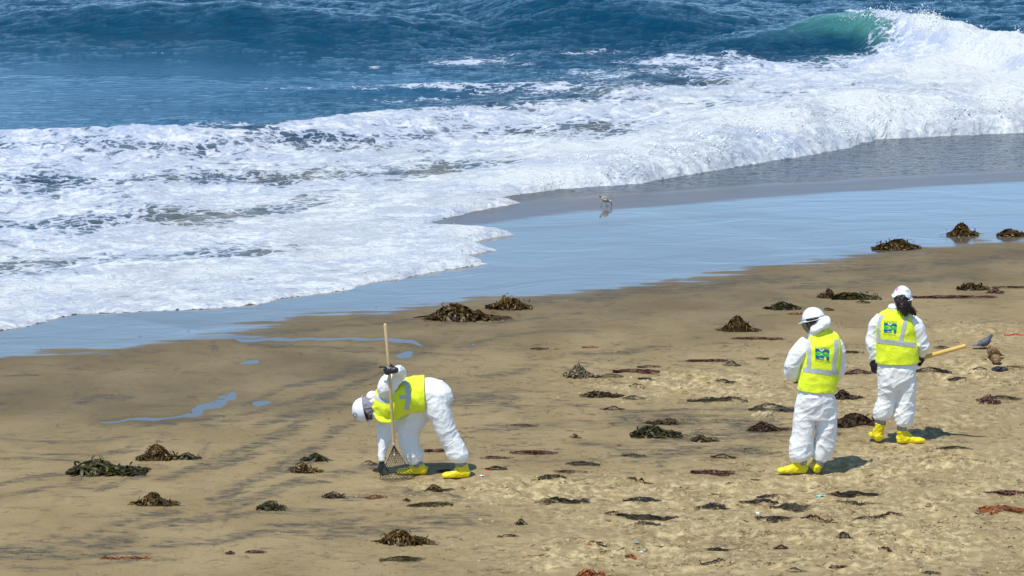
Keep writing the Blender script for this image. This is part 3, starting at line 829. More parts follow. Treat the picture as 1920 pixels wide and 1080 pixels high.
class Shape:
    """collects closed lofts, balls and tubes; fuse() grows one continuous skin over them"""
    def __init__(self):
        self.v = []; self.f = []
    def loft(self, rows, side=(0, 1, 0), n=6, seg=18, power=2.0, smooth=True):
        """rows: x, y, z, half width along side, half width across"""
        A = cr(rows, n) if (smooth and len(rows) > 2) else (cr(rows, n) if len(rows) == 2 else np.array(rows, float))
        m = len(A)
        side = Vector(side)
        b0 = len(self.v)
        for i in range(m):
            c = Vector(A[i, :3])
            t = Vector(A[min(i + 1, m - 1), :3]) - Vector(A[max(i - 1, 0), :3])
            if t.length < 1e-6: t = Vector((0, 0, 1))
            t.normalize()
            s = (side - t * side.dot(t))
            s = s.normalized() if s.length > 1e-3 else t.orthogonal().normalized()
            w = t.cross(s)
            ra, rb = max(A[i, 3], .001), max(A[i, 4], .001)
            for k in range(seg):
                a = 2 * math.pi * k / seg
                ca, sa = math.cos(a), math.sin(a)
                ca = math.copysign(abs(ca) ** (2 / power), ca); sa = math.copysign(abs(sa) ** (2 / power), sa)
                self.v.append(tuple(c + s * (ra * ca) + w * (rb * sa)))
        for i in range(m - 1):
            for k in range(seg):
                a = b0 + i * seg + k; b = b0 + i * seg + (k + 1) % seg
                self.f.append((a, b, b + seg, a + seg))
        self.f.append(tuple(b0 + k for k in range(seg))[::-1])
        self.f.append(tuple(b0 + (m - 1) * seg + k for k in range(seg)))
        return self
    def tube(self, pts, radii, seg=12, n=5):
        return self.loft([(*p, r, r) for p, r in zip(pts, radii)], side=(0.31, 0.9, 0.2), seg=seg, n=n)
    def ball(self, c, r, rot=None, seg=18, rings=12):
        r = (r, r, r) if isinstance(r, (int, float)) else r
        b0 = len(self.v)
        M = rot or Matrix.Identity(3)
        c = Vector(c)
        for i in range(1, rings):
            th = math.pi * i / rings
            for k in range(seg):
                a = 2 * math.pi * k / seg
                q = Vector((r[0] * math.sin(th) * math.cos(a), r[1] * math.sin(th) * math.sin(a), r[2] * math.cos(th)))
                self.v.append(tuple(c + M @ q))
        top = len(self.v); self.v.append(tuple(c + M @ Vector((0, 0, r[2]))))
        bot = len(self.v); self.v.append(tuple(c + M @ Vector((0, 0, -r[2]))))
        for i in range(rings - 2):
            for k in range(seg):
                a = b0 + i * seg + k; b = b0 + i * seg + (k + 1) % seg
                self.f.append((a, a + seg, b + seg, b))
        for k in range(seg):
            self.f.append((top, b0 + k, b0 + (k + 1) % seg))
            e = b0 + (rings - 2) * seg
            self.f.append((bot, e + (k + 1) % seg, e + k))
        return self
    def raw(self, name, mat, parent=None):
        return mesh_obj(name, self.v, self.f, mat, parent)
    def fuse(self, name, mat, parent=None, voxel=0.01, smooth=3, disp=None, sfac=0.5):
        me = bpy.data.meshes.new(name)
        me.from_pydata(self.v, [], self.f)
        me.update()
        bm = bmesh.new(); bm.from_mesh(me); bmesh.ops.recalc_face_normals(bm, faces=bm.faces[:]); bm.to_mesh(me); bm.free()
        tmp = bpy.data.objects.new('work', me); COL.objects.link(tmp)
        m = tmp.modifiers.new('r', 'REMESH'); m.mode = 'VOXEL'; m.voxel_size = voxel
        if smooth:
            s = tmp.modifiers.new('s', 'SMOOTH'); s.iterations = smooth; s.factor = sfac
        dg = bpy.context.evaluated_depsgraph_get()
        ev = tmp.evaluated_get(dg)
        m2 = bpy.data.meshes.new_from_object(ev, depsgraph=dg)
        bpy.data.objects.remove(tmp); bpy.data.meshes.remove(me)
        m2.name = name
        if disp is not None:
            n = len(m2.vertices)
            co = np.empty(n * 3); m2.vertices.foreach_get('co', co); co = co.reshape(-1, 3)
            no = np.empty(n * 3); m2.vertex_normals.foreach_get('vector', no); no = no.reshape(-1, 3)
            co = co + no * disp(co)[:, None]
            m2.vertices.foreach_set('co', co.ravel())
            m2.update()
        m2.materials.clear(); m2.materials.append(mat)
        m2.polygons.foreach_set('use_smooth', [True] * len(m2.polygons))
        o = bpy.data.objects.new(name, m2); COL.objects.link(o)
        if parent is not None: o.parent = parent
        return o

def cloth(amp=0.008, zones=(), seed=0, base=0.45, sc=(7, 7, 16), axis=None):
    """crumples: ridged folds, stronger around the given (x,y,z,r,k) joints"""
    sc = np.array(sc, float)
    def f(co):
        w = np.full(len(co), base)
        for x, y, z, r, k in zones:
            d2 = ((co - np.array([x, y, z])) ** 2).sum(1)
            w = np.maximum(w, k * np.exp(-d2 / (r * r)))
        wp = co + 0.03 * np.stack([gn3(co * 6, seed + 1), gn3(co * 6, seed + 2), gn3(co * 6, seed + 3)], 1)
        a = 1 - np.abs(gn3(wp * sc, seed + 4)) * 1.6
        b = 1 - np.abs(gn3(wp * sc[[2, 1, 0]] * 0.8 + 5, seed + 5)) * 1.6
        c = gn3(co * 5, seed + 6)
        d = 1 - np.abs(gn3(wp * sc * 2.1, seed + 7)) * 1.6
        tw = np.stack([wp[:, 0] * .8 + wp[:, 2] * .6, wp[:, 1], wp[:, 2] * .8 - wp[:, 0] * .6], 1)
        g = 1 - np.abs(gn3(tw * sc * np.array([.7, .7, 1.5]) + 9, seed + 8)) * 1.6
        return .85 * amp * (w * (1.0 * np.maximum(a, 0) ** 4 + 0.9 * np.maximum(b, 0) ** 4 + 1.0 * np.maximum(g, 0) ** 4 + 0.22 * np.maximum(d, 0) ** 3) + 0.8 * c - 0.4)
    return f

def basis(up, fwd):
    """columns: right, forward, up"""
    up = Vector(up).normalized(); fwd = Vector(fwd)
    fwd = (fwd - up * fwd.dot(up)).normalized()
    rt = fwd.cross(up)
    return Matrix((rt, fwd, up)).transposed()

class Frame:
    """figure-local frame at a spot of sand; P() gives the local point seen at a photograph pixel, dy metres behind the spot"""
    def __init__(self, px, py, zoff=0.0):
        self.o = Vector(place(px, py)) + Vector((0, 0, zoff))
    def P(self, px, py, dy=0.0):
        d = ray(px, py)
        t = (self.o.y + dy) / d.y
        return Vector((d.x * t, d.y * t, CAM_H + d.z * t)) - self.o
    def px(self, v):
        return v / (FPX / (self.o.y * _c + (CAM_H) * _s))
    def cast(self, bvh, px, py, off=0.003):
        d = ray(px, py).normalized()
        o = Vector((0, 0, CAM_H)) - self.o
        h = bvh.ray_cast(o, d)
        if h[0] is None:
            t = (self.o.y - 0.15) / d.y
            q = o + d * t
            h = bvh.find_nearest(q)
        n = h[1]
        if n.dot(d) > 0: n = -n
        return h[0] + n * off

def bvh_of(o):
    me = o.data
    return BVHTree.FromPolygons([v.co[:] for v in me.vertices], [p.vertices[:] for p in me.polygons])

# ---------------------------------------------------------------- clothing materials
def tyvek():
    t = NT('white_coverall')
    v = t.coord()
    n1 = t.noise(v, 18, 4, 0.5, 0.4)
    vo = t.n('TexVoronoi', Vector=v, Scale=11.0, _feature='SMOOTH_F1')
    n3 = t.noise(v, 5, 3, 0.6)
    dirt = t.noise(v, 9, 5, 0.7)
    t.P(Base__Color=t.mix(t.ramp(dirt, 0.62, 0.8), (0.84, 0.84, 0.835), (0.77, 0.76, 0.73)), Roughness=0.62,
        Normal=t.bump(t.math('ADD', n1, t.math('MULTIPLY', vo.outputs[0], 1.0)), 0.011))
    return t.m

def fabric_vest():
    t = NT('hi_vis_fabric')
    v = t.coord()
    n1 = t.noise(v, 14, 5, 0.6, 0.5)
    n2 = t.noise(v, 220, 2, 0.5)
    t.P(Base__Color=t.mix(t.ramp(n1, 0.3, 0.7), (0.76, 0.90, 0.012), (0.84, 0.95, 0.025)), Roughness=0.7,
        Normal=t.bump(t.math('ADD', n1, t.math('MULTIPLY', n2, 0.1)), 0.012))
    t.set(t.p.inputs['Sheen Weight'], 0.2)
    return t.m

M_suit = tyvek()
M_vest = fabric_vest()
M_refl = simple('reflective_tape', (0.47, 0.50, 0.52), 0.5, 0.06, 30, 0.001)
M_helm = simple('helmet_shell', (0.82, 0.83, 0.85), 0.24, 0.03, 9)
M_black = simple('black_rubber', (0.012, 0.012, 0.014), 0.36, 0.3, 40, 0.003)
M_boot = simple('yellow_latex', (0.84, 0.68, 0.006), 0.38, 0.10, 12, 0.006)
M_tape = simple('duct_tape', (0.30, 0.31, 0.32), 0.34, 0.25, 40, 0.004, Metallic=0.35)
M_skin_a = simple('skin_brown', (0.26, 0.105, 0.055), 0.5, 0.15, 30, 0.001)
M_skin_b = simple('skin_dark', (0.13, 0.05, 0.028), 0.5, 0.15, 30, 0.001)
M_skin_c = simple('skin_light', (0.55, 0.28, 0.20), 0.5, 0.1, 30, 0.001)
M_hair = simple('dark_hair', (0.016, 0.008, 0.006), 0.42, 0.4, 60, 0.004)
M_wood = None
def wood(name, c1, c2):
    t = NT(name)
    v = t.coord((30, 30, 3))
    n = t.noise(v, 2, 5, 0.6)
    t.P(Base__Color=t.mix(t.ramp(n, 0.3, 0.7), c1, c2), Roughness=0.45, Normal=t.bump(n, 0.001))
    return t.m
M_wood = wood('pale_wood', (0.62, 0.43, 0.20), (0.74, 0.54, 0.28))
M_wood2 = wood('yellow_wood', (0.60, 0.36, 0.08), (0.74, 0.48, 0.14))
M_eye = simple('eye', (0.7, 0.68, 0.64), 0.2)
M_iris = simple('iris', (0.02, 0.012, 0.008), 0.1)
M_scarf = simple('grey_scarf', (0.25, 0.235, 0.28), 0.8, 0.1, 30, 0.004)
M_blue = simple('print_blue', (0.004, 0.11, 0.27), 0.6)
M_green = simple('print_green', (0.01, 0.50, 0.09), 0.6)
M_white = simple('print_white', (0.8, 0.82, 0.82), 0.6)
M_dgreen = simple('print_lettering', (0.11, 0.40, 0.06), 0.6)
M_pink = simple('pink_sticker', (0.75, 0.18, 0.45), 0.4)
M_red = simple('red_plastic', (0.6, 0.02, 0.03), 0.35)
M_grey = simple('grey_print', (0.35, 0.36, 0.38), 0.5)
def visor_mat():
    t = NT('clear_visor')
    t.P(Base__Color=(0.55, 0.66, 0.50), Roughness=0.06, IOR=1.3)
    t.set(t.p.inputs['Transmission Weight'], 0.85)
    return t.m
M_visor = visor_mat()

# ---------------------------------------------------------------- head, helmet, glove, boot
def add_head(S, c, B, k=1.0):
    """skull, jaw, nose, lips, brow, ears; c = centre of the skull, B = right / forward / up"""
    L = lambda x, y, z: Vector(c) + B @ (Vector((x, y, z)) * k)
    S.ball(L(0, -.012, .03), (.076 * k, .094 * k, .088 * k), B)
    S.ball(L(0, .012, -.03), (.063 * k, .075 * k, .078 * k), B)
    S.ball(L(0, .045, -.078), (.038 * k, .038 * k, .030 * k), B)
    S.ball(L(0, .078, .018), (.050 * k, .014 * k, .012 * k), B)                      # brow
    S.loft([(*L(0, .082, .012), .008, .008), (*L(0, .100, -.014), .010, .010), (*L(0, .106, -.030), .015, .012), (*L(0, .088, -.036), .016, .010)], side=B @ Vector((1, 0, 0)), seg=10)
    S.ball(L(0, .083, -.053), (.024 * k, .010 * k, .006 * k), B)
    S.ball(L(0, .082, -.063), (.021 * k, .011 * k, .007 * k), B)
    for s in (-1, 1):
        S.ball(L(.040 * s, .062, -.024), (.022 * k, .018 * k, .022 * k), B)          # cheek
        S.loft([(*L(.074 * s, -.002, .016), .006, .012), (*L(.083 * s, -.008, .004), .008, .018), (*L(.080 * s, -.004, -.018), .007, .013), (*L(.072 * s, .002, -.028), .005, .008)],
               side=B @ Vector((1, 0, 0)), seg=10, n=3)

def add_eyes(parent, c, B):
    for s in (-1, 1):
        e = Vector(c) + B @ Vector((.031 * s, .070, -.002))
        S = Shape(); S.ball(e, .0125, B, 12, 8)
        o = S.raw('eye', M_eye, parent)
        T = Shape(); T.ball(e + B @ Vector((0, .0085, 0)), .0058, B, 10, 6)
        T.raw('iris', M_iris, o)

def helmet(parent, c, B, band=False, name='hard_hat', size=1.0):
    """shell with a flared rim, a peak in front and three raised ribs"""
    rows = []
    rx, ry, h = .118 * size, .138 * size, .125 * size
    prof = [(0, 1.0), (.18, .985), (.36, .93), (.54, .83), (.70, .69), (.83, .52), (.92, .33), (.97, .14), (1.0, -.02), (1.015, -.10), (1.10, -.125), (1.135, -.14), (1.13, -.16), (1.03, -.13), (.97, -.02), (.93, .14), (.86, .36), (.74, .56), (.5, .76), (.25, .87), (0, .9)]
    seg = 48
    v = []; f = []
    for i, (q, z) in enumerate(prof):
        for k in range(seg):
            a = 2 * math.pi * k / seg
            ca, sa = math.cos(a), math.sin(a)
            pk = 0.0
            if 9 < i < 14 and sa > 0: pk = (.030 if i in (10, 13) else .042) * sa ** 3
            if i == 10: pk *= .75
            rib = 0.0
            if i < 8 and q > 0.1:
                for off in (0, .42, -.42):
                    rib = max(rib, .0045 * math.exp(-((ca * q - off * .55) / .05) ** 2)) if sa > -0.4 else rib
            x = ca * rx * q; y = sa * (ry * q + pk); zz = z * h + rib - (0.010 * max(0, sa) ** 2 if 9 < i < 14 else 0)
            v.append(tuple(Vector(c) + B @ Vector((x, y, zz))))
    for i in range(len(prof) - 1):
        for k in range(seg):
            a = i * seg + k; b = i * seg + (k + 1) % seg
            f.append((a, a + seg, b + seg, b))
    bm = bmesh.new()
    vs2 = [bm.verts.new(p) for p in v]
    for q in f:
        try: bm.faces.new([vs2[i] for i in q])
        except ValueError: pass
    bmesh.ops.remove_doubles(bm, verts=bm.verts[:], dist=1e-5)
    bmesh.ops.recalc_face_normals(bm, faces=bm.faces[:])
    me = bpy.data.meshes.new(name); bm.to_mesh(me); bm.free()
    me.materials.append(M_helm)
    me.polygons.foreach_set('use_smooth', [True] * len(me.polygons))
    o = bpy.data.objects.new(name, me); COL.objects.link(o); o.parent = parent
    # suspension band inside, dark
    S = Shape()
    n = 40
    for zz0, rr, hh in ((-.028, .90, .020),):
        vv = []; ff = []
        for k in range(n):
            a = 2 * math.pi * k / n
            for (q, z) in ((rr, zz0 - hh), (rr, zz0 + hh), (rr - .05, zz0 + hh), (rr - .05, zz0 - hh)):
                vv.append(tuple(Vector(c) + B @ Vector((math.cos(a) * rx * q, math.sin(a) * ry * q, z))))
        for k in range(n):
            for j in range(4):
                a = k * 4 + j; b = k * 4 + (j + 1) % 4; c2 = ((k + 1) % n) * 4
                ff.append((a, b, c2 + (j + 1) % 4, c2 + j))
        mesh_obj('headband', vv, ff, M_black, o)
    if band:
        vv = []; ff = []
        for k in range(n):
            a = 2 * math.pi * k / n
            for (q, z) in ((1.015, .10), (1.035, .085), (1.035, .055), (1.0, .04)):
                vv.append(tuple(Vector(c) + B @ Vector((math.cos(a) * rx * q, math.sin(a) * ry * q, z * h))))
        for k in range(n):
            for j in range(4):
                a = k * 4 + j; b = k * 4 + (j + 1) % 4; c2 = ((k + 1) % n) * 4
                ff.append((a, b, c2 + (j + 1) % 4, c2 + j))
        mesh_obj('visor_band', vv, ff, M_grey, o)
    return o

def glove(parent, wrist, B, curls=(.5, .6, .7, .8), thumb=(0.7, 0.5), side=1, cuff=0.09, spread=1.0, elbow=None, name='glove', cuffr=.048, mat=None):
    """B: right / forward (towards the fingers) / up (back of the hand). side=+1 puts the thumb on +x."""
    W = Vector(wrist)
    L = lambda x, y, z: W + B @ Vector((x, y, z))
    S = Shape()
    sx = B @ Vector((1, 0, 0))
    S.loft([(*L(0, -.005, 0), .030, .023), (*L(0, .035, 0), .040, .022), (*L(0, .075, .002), .044, .020), (*L(0, .095, .002), .041, .016)], side=sx, seg=16)
    lens = [(.046, .028, .024), (.050, .032, .026), (.047, .029, .024), (.036, .023, .021)]
    for i in range(4):
        x = side * (.033 - .022 * i)
        b = L(x, .082 - (.006 if i == 3 else 0), .003)
        ang = 0.10
        pts = [L(x * .9, .05, .003), b]; rad = [.011, .0115]
        a = curls[i] * 0.55
        out = side * (1.5 - i) * .05 * spread
        p = b.copy()
        for j, ln in enumerate(lens[i]):
            d = B @ Vector((out * math.cos(a), math.cos(a), -math.sin(a)))
            p = p + d.normalized() * ln
            pts.append(p.copy()); rad.append((.0105, .0098, .0088)[j])
            a += curls[i] * (1.0, .75, .5)[j]
        S.tube(pts, rad, 10, 4)
        S.ball(p, .0088)
    t0 = L(side * .026, .018, -.006); t1 = L(side * .052, .042, -.016 - .012 * thumb[1])
    d1 = B @ Vector((side * math.cos(thumb[0]), 0.85, -thumb[1])).normalized()
    t2 = t1 + d1 * .034
    d2 = B @ Vector((side * (math.cos(thumb[0]) - .9 * thumb[0]), 0.85, -thumb[1] * 1.3)).normalized()
    t3 = t2 + d2 * .028
    S.tube([t0, t1, t2, t3], [.017, .0155, .0125, .0105], 10, 4)
    S.ball(t3, .0105)
    back = (Vector(elbow) - W).normalized() if elbow is not None else -(B @ Vector((0, 1, 0)))
    S.loft([(*(W + back * (-.012)), .031, .026), (*(W + back * .03), .034, .030), (*(W + back * cuff * .75), cuffr * .92, cuffr * .85), (*(W + back * cuff), cuffr, cuffr * .92)], side=sx, seg=18)
    return S.fuse(name, mat or M_black, parent, 0.0042, 2, None)

def boot(parent, heel, toe, ankle, lift=0.0, seed=0, top=0.15, roll=(0, 0, 1)):
    """loose yellow boot cover: sole, rounded toe box, baggy shaft"""
    H = Vector(heel); T = Vector(toe); A = Vector(ankle)
    fw = (T - H); ln = fw.length; fw.normalize()
    up = Vector(roll); up = (up - fw * up.dot(fw)).normalized()
    sd = fw.cross(up)
    S = Shape()
    q = lambda s, h: H + fw * (s * ln) + up * h
    S.loft([(*q(-.01, .040), .030, .034), (*q(.06, .046), .043, .046), (*q(.25, .050), .046, .050), (*q(.45, .046), .048, .046), (*q(.68, .036), .055, .036), (*q(.86, .031), .052, .030), (*q(.96, .027), .038, .024), (*q(1.0, .024), .020, .014)],
           side=sd, seg=20, power=2.5)
    m = q(.20, .055)
    S.loft([(*m, .052, .060), (*(m.lerp(A, .45)), .052, .060), (*(m.lerp(A, .8)), .055, .062), (*A, .060, .066)], side=sd, seg=20)
    S.loft([(*q(.52, .055), .044, .028), (*q(.38, .085), .044, .040), (*(q(.24, .12)), .045, .048)], side=sd, seg=16)
    zs = up.dot(H)
    def d(co):
        f = cloth(.009, [(*q(.35, .08), .09, 1.3)], seed, .5, (11, 11, 17))(co)
        h = co @ np.array(up) - zs
        return f * sstep(.0, .05, h)
    return S.fuse('boot_cover', M_boot, parent, 0.0065, 3, d)

def tape_ring(parent, c, axis, r, h, name='tape_cuff'):
    c = Vector(c); ax = Vector(axis).normalized()
    S = Shape()
    S.loft([(*(c - ax * h / 2), r * .97, r), (*(c - ax * h / 6), r * 1.02, r), (*(c + ax * h / 6), r * .98, r * 1.02), (*(c + ax * h / 2), r * 1.0, r)], side=ax.orthogonal(), seg=24, smooth=False)
    return S.raw(name, M_tape, parent)

def ribbon(fr, bvh, parent, pl, wid, mat, name='reflective_strip', off=.003, n=5):
    """strip laid on the garment along a line of photograph points, edge points found on the cloth itself"""
    A = cr(pl, n)
    v = []; f = []
    for i in range(len(A)):
        t = A[min(i + 1, len(A) - 1)] - A[max(i - 1, 0)]
        t = t / (np.linalg.norm(t) + 1e-9)
        nx, ny = -t[1], t[0]
        for j in range(4):
            k = (j / 3 - .5) * wid
            v.append(tuple(fr.cast(bvh, A[i, 0] + nx * k, A[i, 1] + ny * k, off)))
    for i in range(len(A) - 1):
        for j in range(3):
            a = i * 4 + j
            f.append((a, a + 1, a + 5, a + 4))
    o = mesh_obj(name, v, f, mat, parent, False)
    m = o.modifiers.new('thickness', 'SOLIDIFY'); m.thickness = .0008; m.offset = 0
    return o

def lettering(fr, bvh, parent, text, x0, y0, x1, y1, hgt, mat, off=.0045, name='lettering'):
    cu = bpy.data.curves.new('text', 'FONT'); cu.body = text; cu.size = 1; cu.resolution_u = 2
    tmp = bpy.data.objects.new('work', cu); COL.objects.link(tmp)
    dg = bpy.context.evaluated_depsgraph_get()
    me = bpy.data.meshes.new_from_object(tmp.evaluated_get(dg), depsgraph=dg)
    bpy.data.objects.remove(tmp); bpy.data.curves.remove(cu)
    co = np.empty(len(me.vertices) * 3); me.vertices.foreach_get('co', co); co = co.reshape(-1, 3)
    mn, mxx = co.min(0), co.max(0)
    u = (co[:, 0] - mn[0]) / (mxx[0] - mn[0]); w = (co[:, 1] - mn[1]) / (mxx[1] - mn[1])
    for i, vt in enumerate(me.vertices):
        px = x0 + (x1 - x0) * u[i] + 0.0
        py = y0 + (y1 - y0) * u[i] - hgt * w[i]
        vt.co = fr.cast(bvh, px, py, off)
    me.materials.clear(); me.materials.append(mat); me.update(); me.name = name
    o = bpy.data.objects.new(name, me); COL.objects.link(o); o.parent = parent
    return o

def logo(fr, bvh, parent, quad):
    """quad: top-left, top-right, bottom-right, bottom-left photograph points of the emblem"""
    NX, NY = 52, 42
    TL, TR, BR, BL = [np.array(q, float) for q in quad]
    def pt(u, w):
        return (TL * (1 - u) + TR * u) * (1 - w) + (BL * (1 - u) + BR * u) * w
    def colr(u, w):
        if u > .94 and w < .06 * (1 + (u - .94) * 10): return None
        if .985 < u and .42 < w < .52: return None
        if .16 < u < .41 and .27 < w < .37: return None
        if .16 < u < .40 and .60 < w < .70: return None
        if .63 < u < .84 and .27 < w < .38: return None
        if .61 < u < .81 and w > .66: return None
        if (u - .455) ** 2 * 1.6 + (w - .07) ** 2 < .0034: return 0
        if w < .27 and abs(u - .455) < .21 and w > abs(u - .455) * .2 and (w < .27 - abs(u - .455) * 1.1) and (w > .0):
            if abs(u - .455) > (.2 - w * .9) - .12 or w > .13: return 2
        if ((u - .44) * 1.0 + (w - .52) * .6) ** 2 * 60 + ((w - .52) - (u - .44) * .6) ** 2 * 160 < .55 and w < .62 and w > .42: return 2
        if .28 < u < .59 and .87 + (u - .28) * .12 < w < .955: return 2
        return 1 if .33 < w < .67 else 0
    v = []; f = []; mi = []
    cache = {}
    def vid(i, j):
        if (i, j) not in cache:
            p = pt(i / NX, j / NY)
            cache[(i, j)] = len(v); v.append(tuple(fr.cast(bvh, p[0], p[1], .0045)))
        return cache[(i, j)]
    for i in range(NX):
        for j in range(NY):
            c = colr((i + .5) / NX, (j + .5) / NY)
            if c is None: continue
            f.append((vid(i, j), vid(i, j + 1), vid(i + 1, j + 1), vid(i + 1, j)))
            mi.append(c)
    return mesh_obj('emblem', v, f, [M_blue, M_green, M_white], parent, True, mi)

def vest_mesh(parent, rows, side, seg=72, n=8, power=2.3, seed=0, amp=.0055, fwd_neck=None, flare=.0):
    """open tube of cloth along rows (x,y,z,ra,rb); last row is the neckline"""
    A = cr(rows, n)
    v = []; f = []
    m = len(A)
    side = Vector(side)
    for i in range(m):
        c = Vector(A[i, :3])
        t = Vector(A[min(i + 1, m - 1), :3]) - Vector(A[max(i - 1, 0), :3]); t.normalize()
        s = (side - t * side.dot(t)).normalized(); w = t.cross(s)
        for k in range(seg):
            a = 2 * math.pi * k / seg
            ca, sa = math.cos(a), math.sin(a)
            ca = math.copysign(abs(ca) ** (2 / power), ca); sa = math.copysign(abs(sa) ** (2 / power), sa)
            v.append(tuple(c + s * (A[i, 3] * ca) + w * (A[i, 4] * sa)))
    for i in range(m - 1):
        for k in range(seg):
            a = i * seg + k; b = i * seg + (k + 1) % seg
            f.append((a, b, b + seg, a + seg))
    o = mesh_obj('vest', v, f, M_vest, parent)
    me = o.data
    nv = len(me.vertices)
    co = np.empty(nv * 3); me.vertices.foreach_get('co', co); co = co.reshape(-1, 3)
    no = np.empty(nv * 3); me.vertex_normals.foreach_get('vector', no); no = no.reshape(-1, 3)
    cen = co.mean(0)
    if ((co - cen) * no).sum() < 0: no = -no
    d = cloth(amp, (), seed, 1.0, (6, 6, 2.6))(co)
    hem = np.repeat(np.exp(-np.arange(m) / (m * .12)), seg)
    d = d + hem * .010 * gn3(co * np.array([13, 13, 2.]), seed + 9)
    me.vertices.foreach_set('co', (co + no * d[:, None]).ravel()); me.update()
    md = o.modifiers.new('thickness', 'SOLIDIFY'); md.thickness = .003; md.offset = -1
    return o
# ---------------------------------------------------------------- the three workers
def r5(v, a, b):
    return (v.x, v.y, v.z, a, b)

def body_core(fr, parent, mat, head_c, B, torso, arms, legs, k=1.0):
    S = Shape()
    add_head(S, head_c, B, k)
    S.tube([Vector(head_c) + B @ Vector((0, -.02, -.05)) * k, torso[0]], [.055, .06], 14)
    for i in range(len(torso) - 1):
        S.tube([torso[i], torso[i + 1]], [.11, .10], 14)
    for a in arms: S.tube(a, [.045, .038, .028][:len(a)], 12)
    for l in legs: S.tube(l, [.075, .055, .042][:len(l)], 12)
    o = S.fuse('body', mat, parent, .0085, 2)
    add_eyes(parent, head_c, B)
    return o

def visor(parent, c, B, size=1.0):
    n, m = 22, 9
    v = []; f = []
    for j in range(m):
        t = j / (m - 1)
        for i in range(n):
            a = (-0.5 + i / (n - 1)) * 2.5
            r = .150 * size * (1 - .06 * t - .22 * t ** 3)
            v.append(tuple(Vector(c) + B @ Vector((math.sin(a) * r * .80, math.cos(a) * r * .98 + .004, -.012 - .135 * size * t))))
    for j in range(m - 1):
        for i in range(n - 1):
            a = j * n + i
            f.append((a, a + 1, a + n + 1, a + n))
    o = mesh_obj('face_shield', v, f, M_visor, parent)
    md = o.modifiers.new('thickness', 'SOLIDIFY'); md.thickness = .002
    S = Shape()
    e = [v[(m - 1) * n + i] for i in range(0, n, 3)]
    S.tube(e, [.0035] * len(e), 6, 3)
    S.raw('shield_rim', M_grey, o)
    return o

